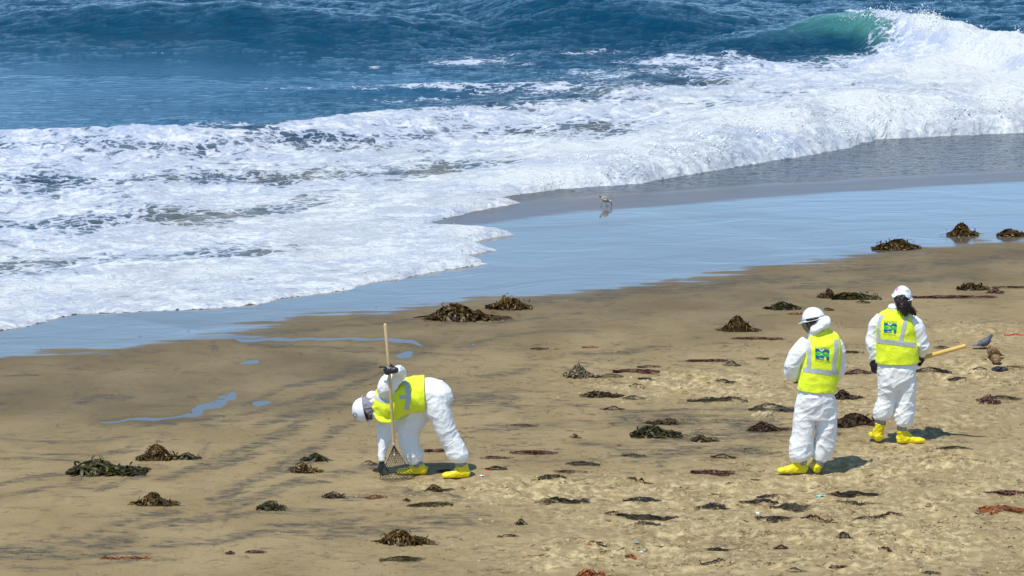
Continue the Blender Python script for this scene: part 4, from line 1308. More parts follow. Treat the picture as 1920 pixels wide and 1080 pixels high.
def person_middle():
    fr = Frame(1520, 888); P = fr.P
    root = empty('person', fr.o, 'person standing with head bowed left, clear face shield under a white helmet', 'person', 'clean-up workers in white coveralls')
    B = basis((-.24, .12, .95), (-.86, .44, -.30))
    hc = P(1520, 603, .02)
    sh_l, sh_r = P(1508, 645, .02), P(1570, 645, .02)
    body_core(fr, root, M_skin_a, hc, B, [P(1535, 628, 0), P(1538, 665, 0), P(1530, 735, 0)],
              [[sh_l, P(1486, 692, .0), P(1494, 714, .14)], [sh_r, P(1571, 700, .06), P(1560, 714, .2)]],
              [[P(1515, 745), P(1505, 812), P(1503, 866)], [P(1548, 745, .03), P(1546, 812, .04), P(1534, 868, .05)]], .95)
    S = Shape()
    X1 = (1, .1, 0)
    S.loft([r5(P(1531, 735), .185, .135), r5(P(1535, 712), .185, .135), r5(P(1540, 665), .19, .14), r5(P(1540, 645), .185, .13), r5(P(1538, 634), .16, .10), r5(P(1535, 626), .11, .085), r5(P(1532, 620), .08, .078)], side=X1, seg=28, power=2.3)
    S.loft([r5(P(1532, 725), .185, .14), r5(P(1530, 745), .205, .155), r5(P(1530, 765), .20, .15), r5(P(1529, 785), .17, .125)], side=X1, seg=28, power=2.3)
    S.loft([r5(P(1514, 748), .115, .125), r5(P(1509, 780), .120, .122), r5(P(1505, 812), .115, .118), r5(P(1502, 838), .128, .118), r5(P(1501, 854), .122, .115), r5(P(1502, 862), .095, .09)], side=X1, seg=24)
    S.loft([r5(P(1547, 748, .03), .115, .125), r5(P(1550, 782, .03), .118, .12), r5(P(1549, 812, .04), .112, .115), r5(P(1545, 836, .05), .112, .11), r5(P(1539, 852, .05), .098, .10), r5(P(1536, 862, .05), .075, .08)], side=X1, seg=24)
    # sleeves
    S.loft([r5(P(1514, 642, -.01), .08, .085), r5(P(1500, 657, -.04), .090, .090), r5(P(1489, 678, -.03), .088, .088), r5(P(1486, 695, .01), .082, .082), r5(P(1488, 704, .05), .066, .066), r5(P(1491, 710, .08), .048, .048)], side=(0, 1, 0), seg=22)
    S.loft([r5(P(1566, 643, .02), .08, .075), r5(P(1573, 657, .02), .062, .07), r5(P(1573, 680, .03), .055, .068), r5(P(1572, 698, .06), .058, .068), r5(P(1566, 708, .13), .052, .052), r5(P(1561, 713, .19), .045, .045)], side=(0, 1, 0), seg=22)
    # thrown-back hood bunched at the nape
    S.ball(P(1543, 606, -.05), (.078, .085, .070), basis((.5, 0, 1), (0, 1, 0)))
    S.ball(P(1534, 614, -.06), (.085, .08, .050), basis((-.5, 0, 1), (0, 1, 0)))
    S.ball(P(1545, 600, -.02), (.062, .075, .052))
    S.loft([r5(P(1534, 628, .0), .105, .09), r5(P(1531, 620, .0), .088, .088), r5(P(1528, 614, .0), .080, .084)], side=X1, seg=24)
    kn = [(*P(1505, 840), .16, 1.5), (*P(1545, 845, .04), .16, 1.5), (*P(1486, 698), .13, 1.4), (*P(1530, 775), .15, 1.0), (*P(1540, 606, -.05), .12, 1.5)]
    S.fuse('coverall', M_suit, root, .0095, 2, cloth(.0105, kn, 11, .75, (4.4, 4.4, 7.5)))
    vest = vest_mesh(root, [r5(P(1531, 731), .208, .165), r5(P(1532, 720), .210, .165), r5(P(1535, 705), .211, .163), r5(P(1538, 688), .213, .162), r5(P(1541, 663), .213, .162), r5(P(1541, 646), .205, .152),
                            r5(P(1539, 636), .182, .125), r5(P(1536, 628), .135, .108), r5(P(1533, 622), .098, .098)], X1, seed=5)
    bv = bvh_of(vest)
    ribbon(fr, bv, vest, [(1506, 693), (1520, 695), (1540, 697), (1560, 699), (1572, 698)], 8.5, M_refl)
    ribbon(fr, bv, vest, [(1511, 632), (1516, 646), (1517.5, 662), (1516.5, 690)], 7.5, M_refl)
    ribbon(fr, bv, vest, [(1567, 637), (1568, 655), (1565, 675), (1562, 694)], 7.5, M_refl)
    logo(fr, bv, vest, [(1528.5, 653), (1555, 655.5), (1554, 676), (1529, 672)])
    lettering(fr, bv, vest, 'ENVIRONMENTAL', 1528, 652, 1555.5, 654.6, 3.4, M_dgreen)
    lettering(fr, bv, vest, 'RESTORATION', 1528.5, 677, 1554, 679.6, 3.4, M_dgreen)
    hh = helmet(root, P(1525, 596, .02), B, True, size=.92)
    visor(root, P(1524, 596, .02), B, .95)
    # dark padded strap and goggle clip beside the temple
    S = Shape()
    S.tube([P(1512, 600, -.05), P(1520, 599, -.085), P(1530, 597, -.09), P(1540, 596, -.05)], [.012, .015, .015, .012], 8)
    S.raw('goggle_strap', M_black, root)
    g1 = glove(root, P(1491.5, 715, .09), basis((-.3, -.6, .6), (.45, .85, -.1)), (.8, .8, .9, .9), (.6, .5), 1, .07, elbow=P(1487, 700, .02))
    g2 = glove(root, P(1562, 714, .19), basis((.3, -.6, .6), (-.5, .8, -.1)), (.8, .8, .9, .9), (.6, .5), -1, .07, elbow=P(1570, 703, .08))
    boot(root, P(1513, 887, -.01), P(1457, 887, -.01), P(1503, 866, 0), seed=3)
    boot(root, P(1532, 888, -.02), P(1526, 888, -.02) + Vector((.01, .30, 0)), P(1536, 869, .03), seed=9)
    tape_ring(root, P(1503, 864, 0), (0, 0, 1), .058, .075)
    tape_ring(root, P(1536, 866, .03), (0, 0, 1), .056, .075)
    return root

def person_right():
    fr = Frame(1684, 831); P = fr.P
    root = empty('person', fr.o, 'person with long dark ponytail under a white helmet, holding a yellow wooden handle', 'person', 'clean-up workers in white coveralls')
    B = basis((.02, -.06, 1), (-.22, 1, -.12))
    hc = P(1691, 558, .02)
    body_core(fr, root, M_skin_c, hc, B, [P(1683, 582, 0), P(1679, 630, 0), P(1681, 685, 0)],
              [[P(1650, 603, .03), P(1635, 645, .03), P(1639, 672, .02)], [P(1712, 603, .0), P(1731, 650, 0), P(1727, 665, .09)]],
              [[P(1666, 700), P(1662, 750, .02), P(1652, 790, .04)], [P(1697, 700), P(1697, 755, 0), P(1692, 805, 0)]], .88)
    S = Shape()
    X1 = (1, -.05, 0)
    S.loft([r5(P(1681, 685), .215, .14), r5(P(1679, 655), .205, .14), r5(P(1679, 620), .20, .14), r5(P(1680, 602), .195, .13), r5(P(1681, 591), .165, .10), r5(P(1682, 583), .11, .085), r5(P(1682, 576), .08, .078)], side=X1, seg=28, power=2.3)
    S.loft([r5(P(1682, 675), .215, .145), r5(P(1681, 698), .212, .155), r5(P(1681, 715), .200, .15), r5(P(1681, 728), .16, .12)], side=X1, seg=28, power=2.3)
    S.loft([r5(P(1664, 702), .112, .125), r5(P(1665, 728), .105, .115), r5(P(1662, 748, .02), .098, .105), r5(P(1657, 768, .03), .108, .11), r5(P(1654, 779, .04), .102, .105), r5(P(1653, 786, .04), .078, .08)], side=X1, seg=24)
    S.loft([r5(P(1698, 702), .118, .128), r5(P(1699, 730), .110, .12), r5(P(1697, 755, 0), .102, .11), r5(P(1696, 776, 0), .114, .112), r5(P(1694, 790, 0), .102, .105), r5(P(1692, 798, 0), .075, .08)], side=X1, seg=24)
    S.loft([r5(P(1654, 598, .02), .08, .075), r5(P(1643, 610, .03), .074, .074), r5(P(1637, 630, .04), .068, .068), r5(P(1635, 648, .03), .062, .062), r5(P(1637, 662, .02), .052, .052), r5(P(1639, 673, .02), .042, .042)], side=(0, 1, 0), seg=20)
    S.loft([r5(P(1706, 599, 0), .08, .078), r5(P(1718, 611, -.02), .078, .078), r5(P(1726, 630, -.02), .074, .074), r5(P(1730, 648, .0), .070, .070), r5(P(1729, 657, .04), .056, .058), r5(P(1727, 664, .08), .045, .045)], side=(0, 1, 0), seg=20)
    # loose collar standing on the left of the neck
    S.loft([r5(P(1683, 583), .10, .095), r5(P(1682, 576), .10, .092), r5(P(1680, 571), .092, .088)], side=X1, seg=24)
    S.ball(P(1673, 575, -.02), (.045, .06, .035))
    kn = [(*P(1655, 770, .02), .14, 1.5), (*P(1695, 778, 0), .15, 1.5), (*P(1730, 645), .13, 1.5), (*P(1680, 715), .16, 1.25), (*P(1636, 645), .1, 1.3), (*P(1695, 745), .1, 1.3)]
    S.fuse('coverall', M_suit, root, .0095, 2, cloth(.0115, kn, 47, .75, (4.4, 4.4, 7.5)))
    vest = vest_mesh(root, [r5(P(1682, 679), .240, .168), r5(P(1682, 668), .238, .168), r5(P(1681, 650), .232, .166), r5(P(1679, 630), .226, .164), r5(P(1679, 612), .222, .160), r5(P(1680, 600), .210, .148),
                            r5(P(1681, 592), .188, .125), r5(P(1682, 584), .138, .108), r5(P(1682, 578), .098, .098)], X1, seed=19)
    bv = bvh_of(vest)
    ribbon(fr, bv, vest, [(1643, 639), (1655, 640), (1675, 642), (1695, 645), (1716, 647)], 8.5, M_refl)
    ribbon(fr, bv, vest, [(1656, 590), (1650, 600), (1648, 615), (1647, 637)], 6.5, M_refl)
    ribbon(fr, bv, vest, [(1703, 588), (1698, 600), (1694, 620), (1689, 640)], 7.5, M_refl)
    logo(fr, bv, vest, [(1657.8, 604.7), (1682, 607), (1680, 625), (1657.3, 622.5)])
    lettering(fr, bv, vest, 'ENVIRONMENTAL', 1657, 603.8, 1683, 606, 3.2, M_dgreen)
    lettering(fr, bv, vest, 'RESTORATION', 1656.5, 627.2, 1680, 630, 3.2, M_dgreen)
    Bh = basis((.10, -.14, 1), (-.22, 1, -.12))
    hh = helmet(root, P(1692, 554, .02), Bh, size=.86)
    hb = bvh_of(hh)
    ribbon(fr, hb, hh, [(1680.5, 545), (1682, 542), (1684, 539.5)], 3.0, M_pink, 'sticker', .003)
    ribbon(fr, hb, hh, [(1697, 543.5), (1700, 544.5), (1704, 545)], .9, M_grey, 'print_line', .003)
    ribbon(fr, hb, hh, [(1697, 546), (1700, 547), (1704, 547.5)], .9, M_grey, 'print_line', .003)
    # hair: mass gathered at the nape, two falling tails, loose curling ends
    rng = random.Random(5)
    S = Shape()
    S.ball(P(1692, 561, -.02), (.080, .092, .058))
    S.loft([r5(P(1691, 563, -.06), .070, .050), r5(P(1691, 571, -.105), .058, .046), r5(P(1694, 580, -.13), .040, .034), r5(P(1697, 588, -.135), .024, .020), r5(P(1698, 593, -.135), .008, .008)], side=(1, 0, 0), seg=16)
    S.loft([r5(P(1695, 565, -.06), .055, .045), r5(P(1700, 574, -.10), .042, .036), r5(P(1706, 581, -.115), .030, .028), r5(P(1712, 586, -.12), .020, .018), r5(P(1717, 590, -.12), .006, .006)], side=(1, 0, 0), seg=16)
    S.loft([r5(P(1685, 568, -.09), .022, .02), r5(P(1684, 576, -.115), .014, .014), r5(P(1684, 583, -.13), .007, .007)], side=(1, 0, 0), seg=10)
    S.fuse('hair', M_hair, root, .0055, 1, cloth(.016, (), 91, 1.0, (22, 22, 9)))
    S = Shape()
    for i in range(120):
        tx, ty = ((1697 + rng.gauss(0, 4), 592 - abs(rng.gauss(0, 6))) if i % 2 else (1715 + rng.gauss(0, 3), 590 - abs(rng.gauss(0, 5))))
        sx, sy = 1692 + rng.gauss(0, 5), 566 + rng.gauss(0, 4)
        ph = rng.random() * 6.28; amp = .8 + rng.random() * 1.3
        pts = [(sx + (tx - sx) * (j / 8) ** 1.1 + amp * math.sin(ph + j * 1.5), sy + (ty - sy) * j / 8 + .7 * math.cos(ph + j * 1.2), -.115 - .04 * math.sin(math.pi * j / 9) + .01 * math.cos(ph + j)) for j in range(9)]
        S.loft([r5(P(*p), q, q) for p, q in zip(pts, [.004, .004, .0036, .0036, .0034, .003, .0027, .0022, .001])], seg=5, n=2)
    S.raw('hair_curls', M_hair, root)
    glove(root, P(1639, 675, .02), basis((-.5, -.8, .1), (.12, .1, -1)) * .82, (.45, .45, .5, .55), (.8, .5), 1, .05, elbow=P(1637, 660, .02))
    hand_w = P(1727, 664, .095)
    glove(root, hand_w, basis((.75, -.45, .1), (-.15, .4, -.75)), (1.0, 1.1, 1.1, 1.1), (.9, .9), 1, .05, elbow=P(1730, 655, .02))
    boot(root, P(1649, 829, .0), P(1644, 829, .0) + Vector((-.03, .28, 0)), P(1651, 793, .035), seed=13)
    boot(root, P(1681, 831, .0), P(1733, 831, .0), P(1691, 806, 0), seed=29)
    tape_ring(root, P(1651.5, 789, .035), (.05, 0, 1), .058, .075)
    tape_ring(root, P(1691, 802, 0), (0, 0, 1), .055, .075)
    # the wooden handle in that hand
    a = P(1811.5, 648, -.06); b = P(1724, 672.5, .135)
    c = b + (b - a) * .85
    t = empty('tool_handle', fr.o + a, 'smooth yellow wooden handle held out by the person with the ponytail', 'tool handle')
    S = Shape()
    n = (b - a).normalized()
    S.loft([(*Vector((0, 0, 0)), .012, .012), (*(n * .006), .021, .021), (*(n * .02), .025, .025), (*(b - a), .025, .025), (*(c - a), .024, .024)], side=(0, 0, 1), seg=20, smooth=False)
    S.raw('shaft', M_wood2, t)
    return root

def person_left():
    fr = Frame(790, 893); P = fr.P
    root = empty('person', fr.o, 'person bent double, one gloved hand on the sand, the other gripping a pole', 'person', 'clean-up workers in white coveralls')
    B = basis((-1, .05, -.16), (-.12, 0, -1))
    hc = P(689, 768, 0)
    body_core(fr, root, M_skin_b, hc, B, [P(712, 762, 0), P(745, 748, 0), P(812, 745, 0)],
              [[P(728, 755, -.17), P(750, 702, -.17), P(742, 693, -.39)], [P(728, 785, .14), P(720, 828, .08), P(716, 862, .03)]],
              [[P(814, 752, -.08), P(835, 805, -.08), P(863, 868, -.08)], [P(795, 755, .08), P(766, 808, .08), P(782, 868, .08)]], 1.0)
    S = Shape()
    Y1 = (0, 1, 0)
    S.loft([r5(P(800, 740), .185, .175), r5(P(780, 741), .19, .175), r5(P(760, 744), .195, .178), r5(P(738, 751), .20, .178), r5(P(720, 761), .18, .155), r5(P(708, 766), .13, .12), r5(P(700, 766), .10, .10)], side=Y1, seg=28, power=2.2)
    S.loft([r5(P(790, 741), .185, .18), r5(P(808, 741), .20, .188), r5(P(822, 748), .195, .175), r5(P(829, 760), .17, .13)], side=Y1, seg=28, power=2.2)
    S.loft([r5(P(813, 748, -.08), .13, .15), r5(P(823, 774, -.09), .125, .128), r5(P(833, 800, -.09), .118, .112), r5(P(843, 822, -.08), .115, .108), r5(P(855, 845, -.08), .118, .114), r5(P(862, 858, -.08), .112, .102), r5(P(863, 865, -.08), .08, .075)], side=Y1, seg=24)
    S.loft([r5(P(797, 752, .08), .14, .15), r5(P(782, 772, .09), .135, .150), r5(P(770, 795, .09), .125, .135), r5(P(766, 816, .09), .115, .112), r5(P(770, 838, .08), .112, .104), r5(P(777, 856, .08), .110, .106), r5(P(781, 866, .08), .08, .08)], side=Y1, seg=24)
    # raised near arm
    S.loft([r5(P(724, 738, -.13), .085, .09), r5(P(726, 725, -.19), .095, .10), r5(P(736, 711, -.21), .090, .098), r5(P(747, 702, -.20), .080, .082), r5(P(749, 697, -.26), .072, .072), r5(P(745, 695, -.33), .056, .056), r5(P(743, 694, -.37), .046, .046)], side=Y1, seg=22)
    # far arm reaching down
    S.loft([r5(P(733, 778, .13), .11, .105), r5(P(727, 798, .11), .095, .105), r5(P(721, 822, .08), .075, .080), r5(P(717.5, 842, .05), .055, .056), r5(P(716, 858, .03), .042, .040), r5(P(716, 864, .03), .036, .034)], side=Y1, seg=20)
    # collar and hood folded at the nape
    S.ball(P(700, 748, 0), (.060, .13, .062), basis((-.4, 0, 1), (0, 1, 0)))
    S.ball(P(706, 760, 0), (.07, .12, .10))
    S.ball(P(696, 741, -.02), (.05, .10, .038), basis((-.5, 0, 1), (0, 1, 0)))
    kn = [(*P(835, 810, -.08), .13, 1.5), (*P(858, 850, -.08), .12, 1.5), (*P(768, 815, .08), .13, 1.5), (*P(778, 855, .08), .12, 1.4), (*P(748, 700, -.22), .1, 1.2), (*P(700, 748), .1, 1.2), (*P(722, 820, .1), .12, .9)]
    S.fuse('coverall', M_suit, root, .0095, 2, cloth(.0115, kn, 83, .6, (4.4, 4.4, 7.5)))
    vest = vest_mesh(root, [r5(P(797.5, 738), .215, .192), r5(P(788, 738.5), .216, .192), r5(P(775, 740), .217, .190), r5(P(758, 743), .218, .190), r5(P(740, 750), .220, .192), r5(P(723, 759), .210, .182),
                            r5(P(711, 766), .172, .150), r5(P(703, 769), .125, .115)], Y1, seed=31, amp=.008)
    bv = bvh_of(vest)
    ribbon(fr, bv, vest, [(754, 711), (761, 720), (765, 735), (765, 752), (762, 768)], 8.5, M_refl)
    ribbon(fr, bv, vest, [(749, 744.5), (756, 744.5), (762, 744.5)], 7, M_refl)
    ribbon(fr, bv, vest, [(702, 742), (708, 747), (717, 751), (729, 753)], 7, M_refl)
    ribbon(fr, bv, vest, [(708, 783), (714, 788), (722, 789)], 7, M_refl)
    # loose front of the vest hanging below the chest
    outer = cr([(702, 768), (703, 781), (712, 791), (730, 793), (748, 785), (768, 771)], 6); inner = cr([(708, 766), (712, 772), (722, 779), (734, 782), (748, 776), (764, 765)], 6)
    vv, ff = [], []
    for i in range(len(outer)):
        for j in range(5):
            q = outer[i] * (1 - j / 4) + inner[i] * j / 4
            vv.append(tuple(P(q[0], q[1], -.10 - .10 * math.sin(math.pi * i / (len(outer) - 1)) + .03 * (j / 4))))
    for i in range(len(outer) - 1):
        for j in range(4):
            e = i * 5 + j; ff.append((e, e + 1, e + 6, e + 5))
    fp = mesh_obj('front_panel', vv, ff, M_vest, vest)
    md = fp.modifiers.new('thickness', 'SOLIDIFY'); md.thickness = .003
    hh = helmet(root, P(681, 768, 0), basis((-1, .05, -.20), (-.18, 0, -1)), size=.97)
    hb = bvh_of(hh)
    ring = [(666 + 2.9 * math.cos(a), 778.5 + 4.6 * math.sin(a)) for a in [k * 2 * math.pi / 14 for k in range(15)]]
    ribbon(fr, hb, hh, ring, .9, M_blue, 'badge_ring', .003, 2)
    # cloth hanging between helmet and collar
    S = Shape()
    S.loft([r5(P(683, 764), .100, .108), r5(P(691, 762), .104, .112), r5(P(701, 757), .10, .100), r5(P(709, 752), .085, .07)], side=Y1, seg=24)
    S.fuse('neck_cloth', M_scarf, root, .008, 2, cloth(.010, (), 61, 1.0, (10, 10, 10)))
    S = Shape(); S.tube([P(699, 751, -.09), P(706, 762, -.105), P(709, 773, -.09)], [.014, .018, .012], 8)
    S.ball(P(709, 775, -.085), (.030, .018, .026))
    S.raw('goggles', M_black, root)
    S = Shape(); S.ball(P(686.5, 747.5, -.03), (.016, .022, .010)); S.raw('ratchet_knob', M_red, root)
    # hands
    W1 = P(741.5, 693.5, -.385)
    glove(root, W1, basis((0, -.9, .45), (-1, -.16, .06)), (.30, 1.15, 1.2, 1.2), (.9, 1.0), 1, .05, elbow=P(748, 697, -.30), cuffr=.040)
    W2 = P(716, 866, .03)
    f2 = (P(699, 889, -.02) - W2)
    glove(root, W2, basis((-.75, -.55, .2), f2), (.75, .8, .85, .9), (.7, .7), -1, .055, elbow=P(718, 850, .04), cuffr=.046)
    boot(root, P(881, 895.5, -.08), P(829, 896, -.08), P(866, 872, -.08), seed=43)
    boot(root, P(800, 889, .08), P(744, 889, .08), P(785, 872, .08), seed=53)
    tape_ring(root, P(863.5, 869, -.08), (-.1, 0, 1), .062, .05)
    tape_ring(root, P(783, 870, .08), (0, 0, 1), .058, .05)

    # ---- kelp fork: long handle, fan of expanded metal, two bolts
    base = place(744, 901)
    fk = empty('kelp_fork', base, 'pale wooden pole with a fan of diamond wire mesh, propped upright by the bent worker', 'kelp fork')
    off = fr.o - base
    top = P(722, 607, -.42) + off
    hand = P(729.5, 690, -.355) + off
    low = P(738.5, 833, -.20) + off
    end = low + (low - hand).normalized() * .22
    S = Shape()
    d = (top - low).normalized()
    S.loft([(*end, .008, .008), (*(end - d * -.10), .013, .013), (*low, .0155, .0155), (*hand, .0165, .0165), (*(top - d * .01), .0165, .0165), (*top, .012, .012)], side=(0, 1, 0), seg=16, smooth=False)
    S.raw('handle', M_wood, fk)
    # mesh fan: apex at the foot of the handle, spreading and bellying forward to the sand
    tip = low + Vector((0, -.02, -.005))
    bl = Vector(place(711, 903)) - base; br = Vector(place(777, 901)) - base
    mid = (bl + br) / 2
    def S_(u, w):       # u -1..1 across, w 0..1 down
        e = bl.lerp(br, (u + 1) / 2)
        q = tip.lerp(e, w)
        q = q + Vector((0, 1, 0)) * (.05 * math.sin(math.pi * w) * (1 - .6 * abs(u)) ) + Vector((0, .10 * w * w * u * u, 0))
        q.z += .012 * w
        return q
    wires = Shape()
    N = 9; Mr = 15
    for i in range(Mr):
        for j in range(-N, N):
            w0, w1 = (i / Mr) ** .9, ((i + 1) / Mr) ** .9
            if (i + j) % 2 == 0: u0, u1 = j / N, (j + 1) / N
            else: u0, u1 = (j + 1) / N, j / N
            a, b = S_(u0, w0), S_(u1, w1)
            wires.loft([(*a, .0026, .0022), (*b, .0026, .0022)], side=(0, 1, 0), seg=4, n=1, smooth=False)
    M_wire = simple('zinc_wire', (0.10, 0.095, 0.085), 0.5, 0.3, 50, 0, Metallic=0.3)
    wires.raw('wire_mesh', M_wire, fk)
    rim = Shape()
    rim.tube([S_(-1, 0), S_(-1, .5), S_(-1, 1)], [.0032] * 3, 6); rim.tube([S_(1, 0), S_(1, .5), S_(1, 1)], [.0032] * 3, 6)
    rim.tube([S_(u / 6, 1) for u in range(-6, 7)], [.0032] * 13, 6, 2)
    rim.raw('rim_wire', M_wire, fk)
    M_zinc = simple('zinc_plate', (0.45, 0.47, 0.5), 0.35, 0.1, 30, 0, Metallic=0.5)
    for pt in (low + Vector((0, -.022, 0)), low + (end - low) * .55 + Vector((0, -.022, 0))):
        s = Shape(); s.loft([(*(pt + Vector((0, .004, 0))), .015, .015), (*(pt + Vector((0, -.004, 0))), .014, .014), (*(pt + Vector((0, -.009, 0))), .007, .007)], side=(1, 0, 0), seg=14, smooth=False)
        s.raw('bolt', M_zinc, fk)
    return root

person_middle()
person_right()
person_left()
# ---------------------------------------------------------------- kelp and wrack
def kelp_mat(name, c0, c1, c2, rough, spec=0.5):
    t = NT(name)
    tone = t.attr('tone')
    v = t.coord()
    n = t.noise(v, 45, 3, 0.6)
    f = t.math('ADD', t.math('MULTIPLY', tone, 0.75), t.math('MULTIPLY', n, 0.35))
    col = t.mix(t.ramp(f, 0.15, 0.55), c0, c1)
    col = t.mix(t.ramp(f, 0.72, 0.98), col, c2)
    t.P(Base__Color=col, Roughness=rough, Normal=t.bump(n, 0.003))
    t.set(t.p.inputs['Specular IOR Level'], spec)
    return t.m

KM = {
    'olive': kelp_mat('kelp_olive', (0.020, 0.011, 0.003), (0.072, 0.040, 0.007), (0.25, 0.13, 0.02), 0.34, .22),
    'green': kelp_mat('kelp_green', (0.013, 0.011, 0.004), (0.045, 0.036, 0.009), (0.11, 0.13, 0.02), 0.42, .2),
    'amber': kelp_mat('kelp_amber', (0.030, 0.015, 0.004), (0.095, 0.055, 0.010), (0.30, 0.17, 0.03), 0.32, .22),
    'brown': kelp_mat('kelp_brown', (0.020, 0.012, 0.007), (0.065, 0.036, 0.017), (0.15, 0.085, 0.035), 0.55, .2),
    'black': kelp_mat('wrack_black', (0.012, 0.010, 0.008), (0.035, 0.027, 0.019), (0.09, 0.065, 0.04), 0.6, .3),
    'grey': kelp_mat('wrack_grey', (0.030, 0.024, 0.018), (0.085, 0.070, 0.050), (0.20, 0.165, 0.11), 0.8, .2),
    'red': kelp_mat('weed_red', (0.030, 0.007, 0.004), (0.095, 0.022, 0.010), (0.26, 0.06, 0.02), 0.5),
    'orange': kelp_mat('weed_orange', (0.10, 0.025, 0.006), (0.30, 0.085, 0.012), (0.55, 0.20, 0.02), 0.45),
    'sandy': kelp_mat('wrack_sand_covered', (0.06, 0.045, 0.028), (0.26, 0.20, 0.125), (0.46, 0.38, 0.25), 0.9, .2),
}

def clump(px, py, w, h, kind, label, cat='kelp', name='kelp_pile', peak=0.45, style='kelp', tail=0, group=None, seed=None, dens=1.0):
    """one heap of weed whose front foot is at the given photograph point; w, h in photograph pixels"""
    rng = np.random.default_rng(int(px * 7 + py * 13) if seed is None else seed)
    front = place(px, py)
    k = FPX / (front.y * _c + CAM_H * _s)
    W = w / k; Hh = h / k
    if style == 'kelp':
        D = min(.55 * W, Hh * 1.7)
        Hz = max(.025, Hh - .20 * D)
    else:
        D = max(.06, min(.30 * W, Hh * 2.6)); Hz = max(.012, (Hh - .22 * D) * .8)
    cx, cy = front.x, front.y + D * .5
    bump_k = [(rng.uniform(-.7, .7), rng.uniform(.35, .8), rng.uniform(.18, .4)) for _ in range(3)]
    pk = (peak - .5) * 2
    def height(u, v):
        """u across -1..1, v depth -1..1"""
        r2 = v * v
        s = (1 - np.abs(u) ** 2.2)
        d = np.exp(-np.abs((u - pk) / .60) ** 2.6)
        for c0, a0, w0 in bump_k: d = np.maximum(d, a0 * .95 * np.exp(-((u - c0) / w0) ** 2))
        return Hz * np.clip(s, 0, 1) * np.maximum(d, .32) * np.clip(1 - r2 * 1.05, 0, 1) ** .7
    V = []; Fc = []; tone = []
    # core
    nu, nv = (22, 10) if w > 40 else (12, 6)
    if style == 'kelp':
        for j in range(nv):
            for i in range(nu):
                u = -1 + 2 * i / (nu - 1); vv = -1 + 2 * j / (nv - 1)
                lim = math.sqrt(max(0, 1 - u * u * .98))
                X_ = u * W * .47; Y_ = vv * D * .48 * lim
                z = float(height(np.array(u), np.array(vv))) * (.72 + .36 * rng.random()) - .006
                V.append((X_, Y_, z)); tone.append(.05 + .15 * rng.random())
        for j in range(nv - 1):
            for i in range(nu - 1):
                a = j * nu + i
                Fc.append((a, a + 1, a + nu + 1, a + nu))
    area = W * (D + Hz)
    if style == 'kelp':
        n = int(np.clip(2600 * area, 40, 900) * dens)
    else:
        n = int(np.clip(2300 * W * (D + .05), 50, 420) * dens)
    n = min(n, 620)
    subs = rng.uniform(-.85, .85, 5 + int(W * 6)); subw = rng.uniform(.05, .22, len(subs))
    m = 7
    for q in range(n):
        u = rng.uniform(-.95, .95); vv = rng.uniform(-.9, .75) * math.sqrt(max(0, 1 - u * u))
        if style == 'kelp':
            L = rng.uniform(.35, 1.0) * (min(.19, .20 * W + .05) if rng.random() < .88 else min(.42, .35 * W + .06))
            wd = rng.uniform(.35, 1.0) ** 1.3 * min(.040, .014 + .035 * W)
            if rng.random() < .35: wd *= .25
        else:
            L = rng.uniform(.25, 1.0) ** 1.3 * min(.24, .35 * W + .02)
            if rng.random() < .85:
                s_ = rng.integers(len(subs)); u = float(np.clip(subs[s_] + rng.normal(0, 1) * subw[s_], -1, 1))
                vv = float(np.clip(rng.normal(0, .42), -1, 1)) * math.sqrt(max(0, 1 - u * u * .7))
            wd = rng.uniform(.0022, .0075) * (1.8 if style == 'leaf' else 1.0)
        ang = rng.uniform(0, 2 * math.pi) if style == 'kelp' else rng.normal(0, .75) + (math.pi if rng.random() < .5 else 0)
        if tail and rng.random() < .16:
            u = np.sign(tail) * rng.uniform(.75, 1.0); ang = (0 if tail > 0 else math.pi) + rng.normal(0, .10); L = abs(tail) / k * rng.uniform(.5, 1.1); vv *= .3
            wd *= .6
        x = u * W * .5; y = vv * D * .5
        tn = rng.random() ** 1.3
        if rng.random() < .10:          # bits shed around the heap
            u = rng.normal(0, .75); vv = rng.normal(0, 1.0); L = rng.uniform(.02, .07); wd *= .7
        lift = rng.uniform(0, .022) if style == 'kelp' else rng.uniform(0, .022) ** 1.2
        spike = style == 'kelp' and rng.random() < .03
        st = L / (m - 1)
        roll = rng.uniform(-.7, .5)
        b0 = len(V)
        a = ang
        sp_z = 0
        for i in range(m):
            uu = x / (W * .5); v2 = y / (D * .5)
            z = float(height(np.array(np.clip(uu, -1, 1)), np.array(np.clip(v2, -1, 1)))) + .003
            t = i / (m - 1)
            if spike:
                sp_z += st * .55; z += min(sp_z, .08) * min(1, Hz / .12)
            z += lift * math.sin(math.pi * t) + rng.uniform(0, .006)
            hw = wd * .5 * (math.sin(math.pi * (.12 + .86 * t)) ** .6)
            dx, dy = -math.sin(a), math.cos(a)
            cr_, sr_ = math.cos(roll + 1.0 * t), math.sin(roll + 1.0 * t)
            V.append((x + dx * hw * cr_, y + dy * hw * cr_, max(.001, z + hw * sr_)))
            V.append((x - dx * hw * cr_, y - dy * hw * cr_, max(.001, z - hw * sr_)))
            tone += [tn, tn * .8]
            a += rng.normal(0, .42 if style == 'kelp' else .40)
            x += math.cos(a) * st * (.45 if spike else 1); y += math.sin(a) * st * (.7 if style == 'kelp' else .5)
            if D * .6 < abs(y) < D * .75: y *= .85
            if not tail and W * .52 < abs(x) < W * .6: x *= .93
        for i in range(m - 1):
            e = b0 + 2 * i
            Fc.append((e, e + 1, e + 3, e + 2))
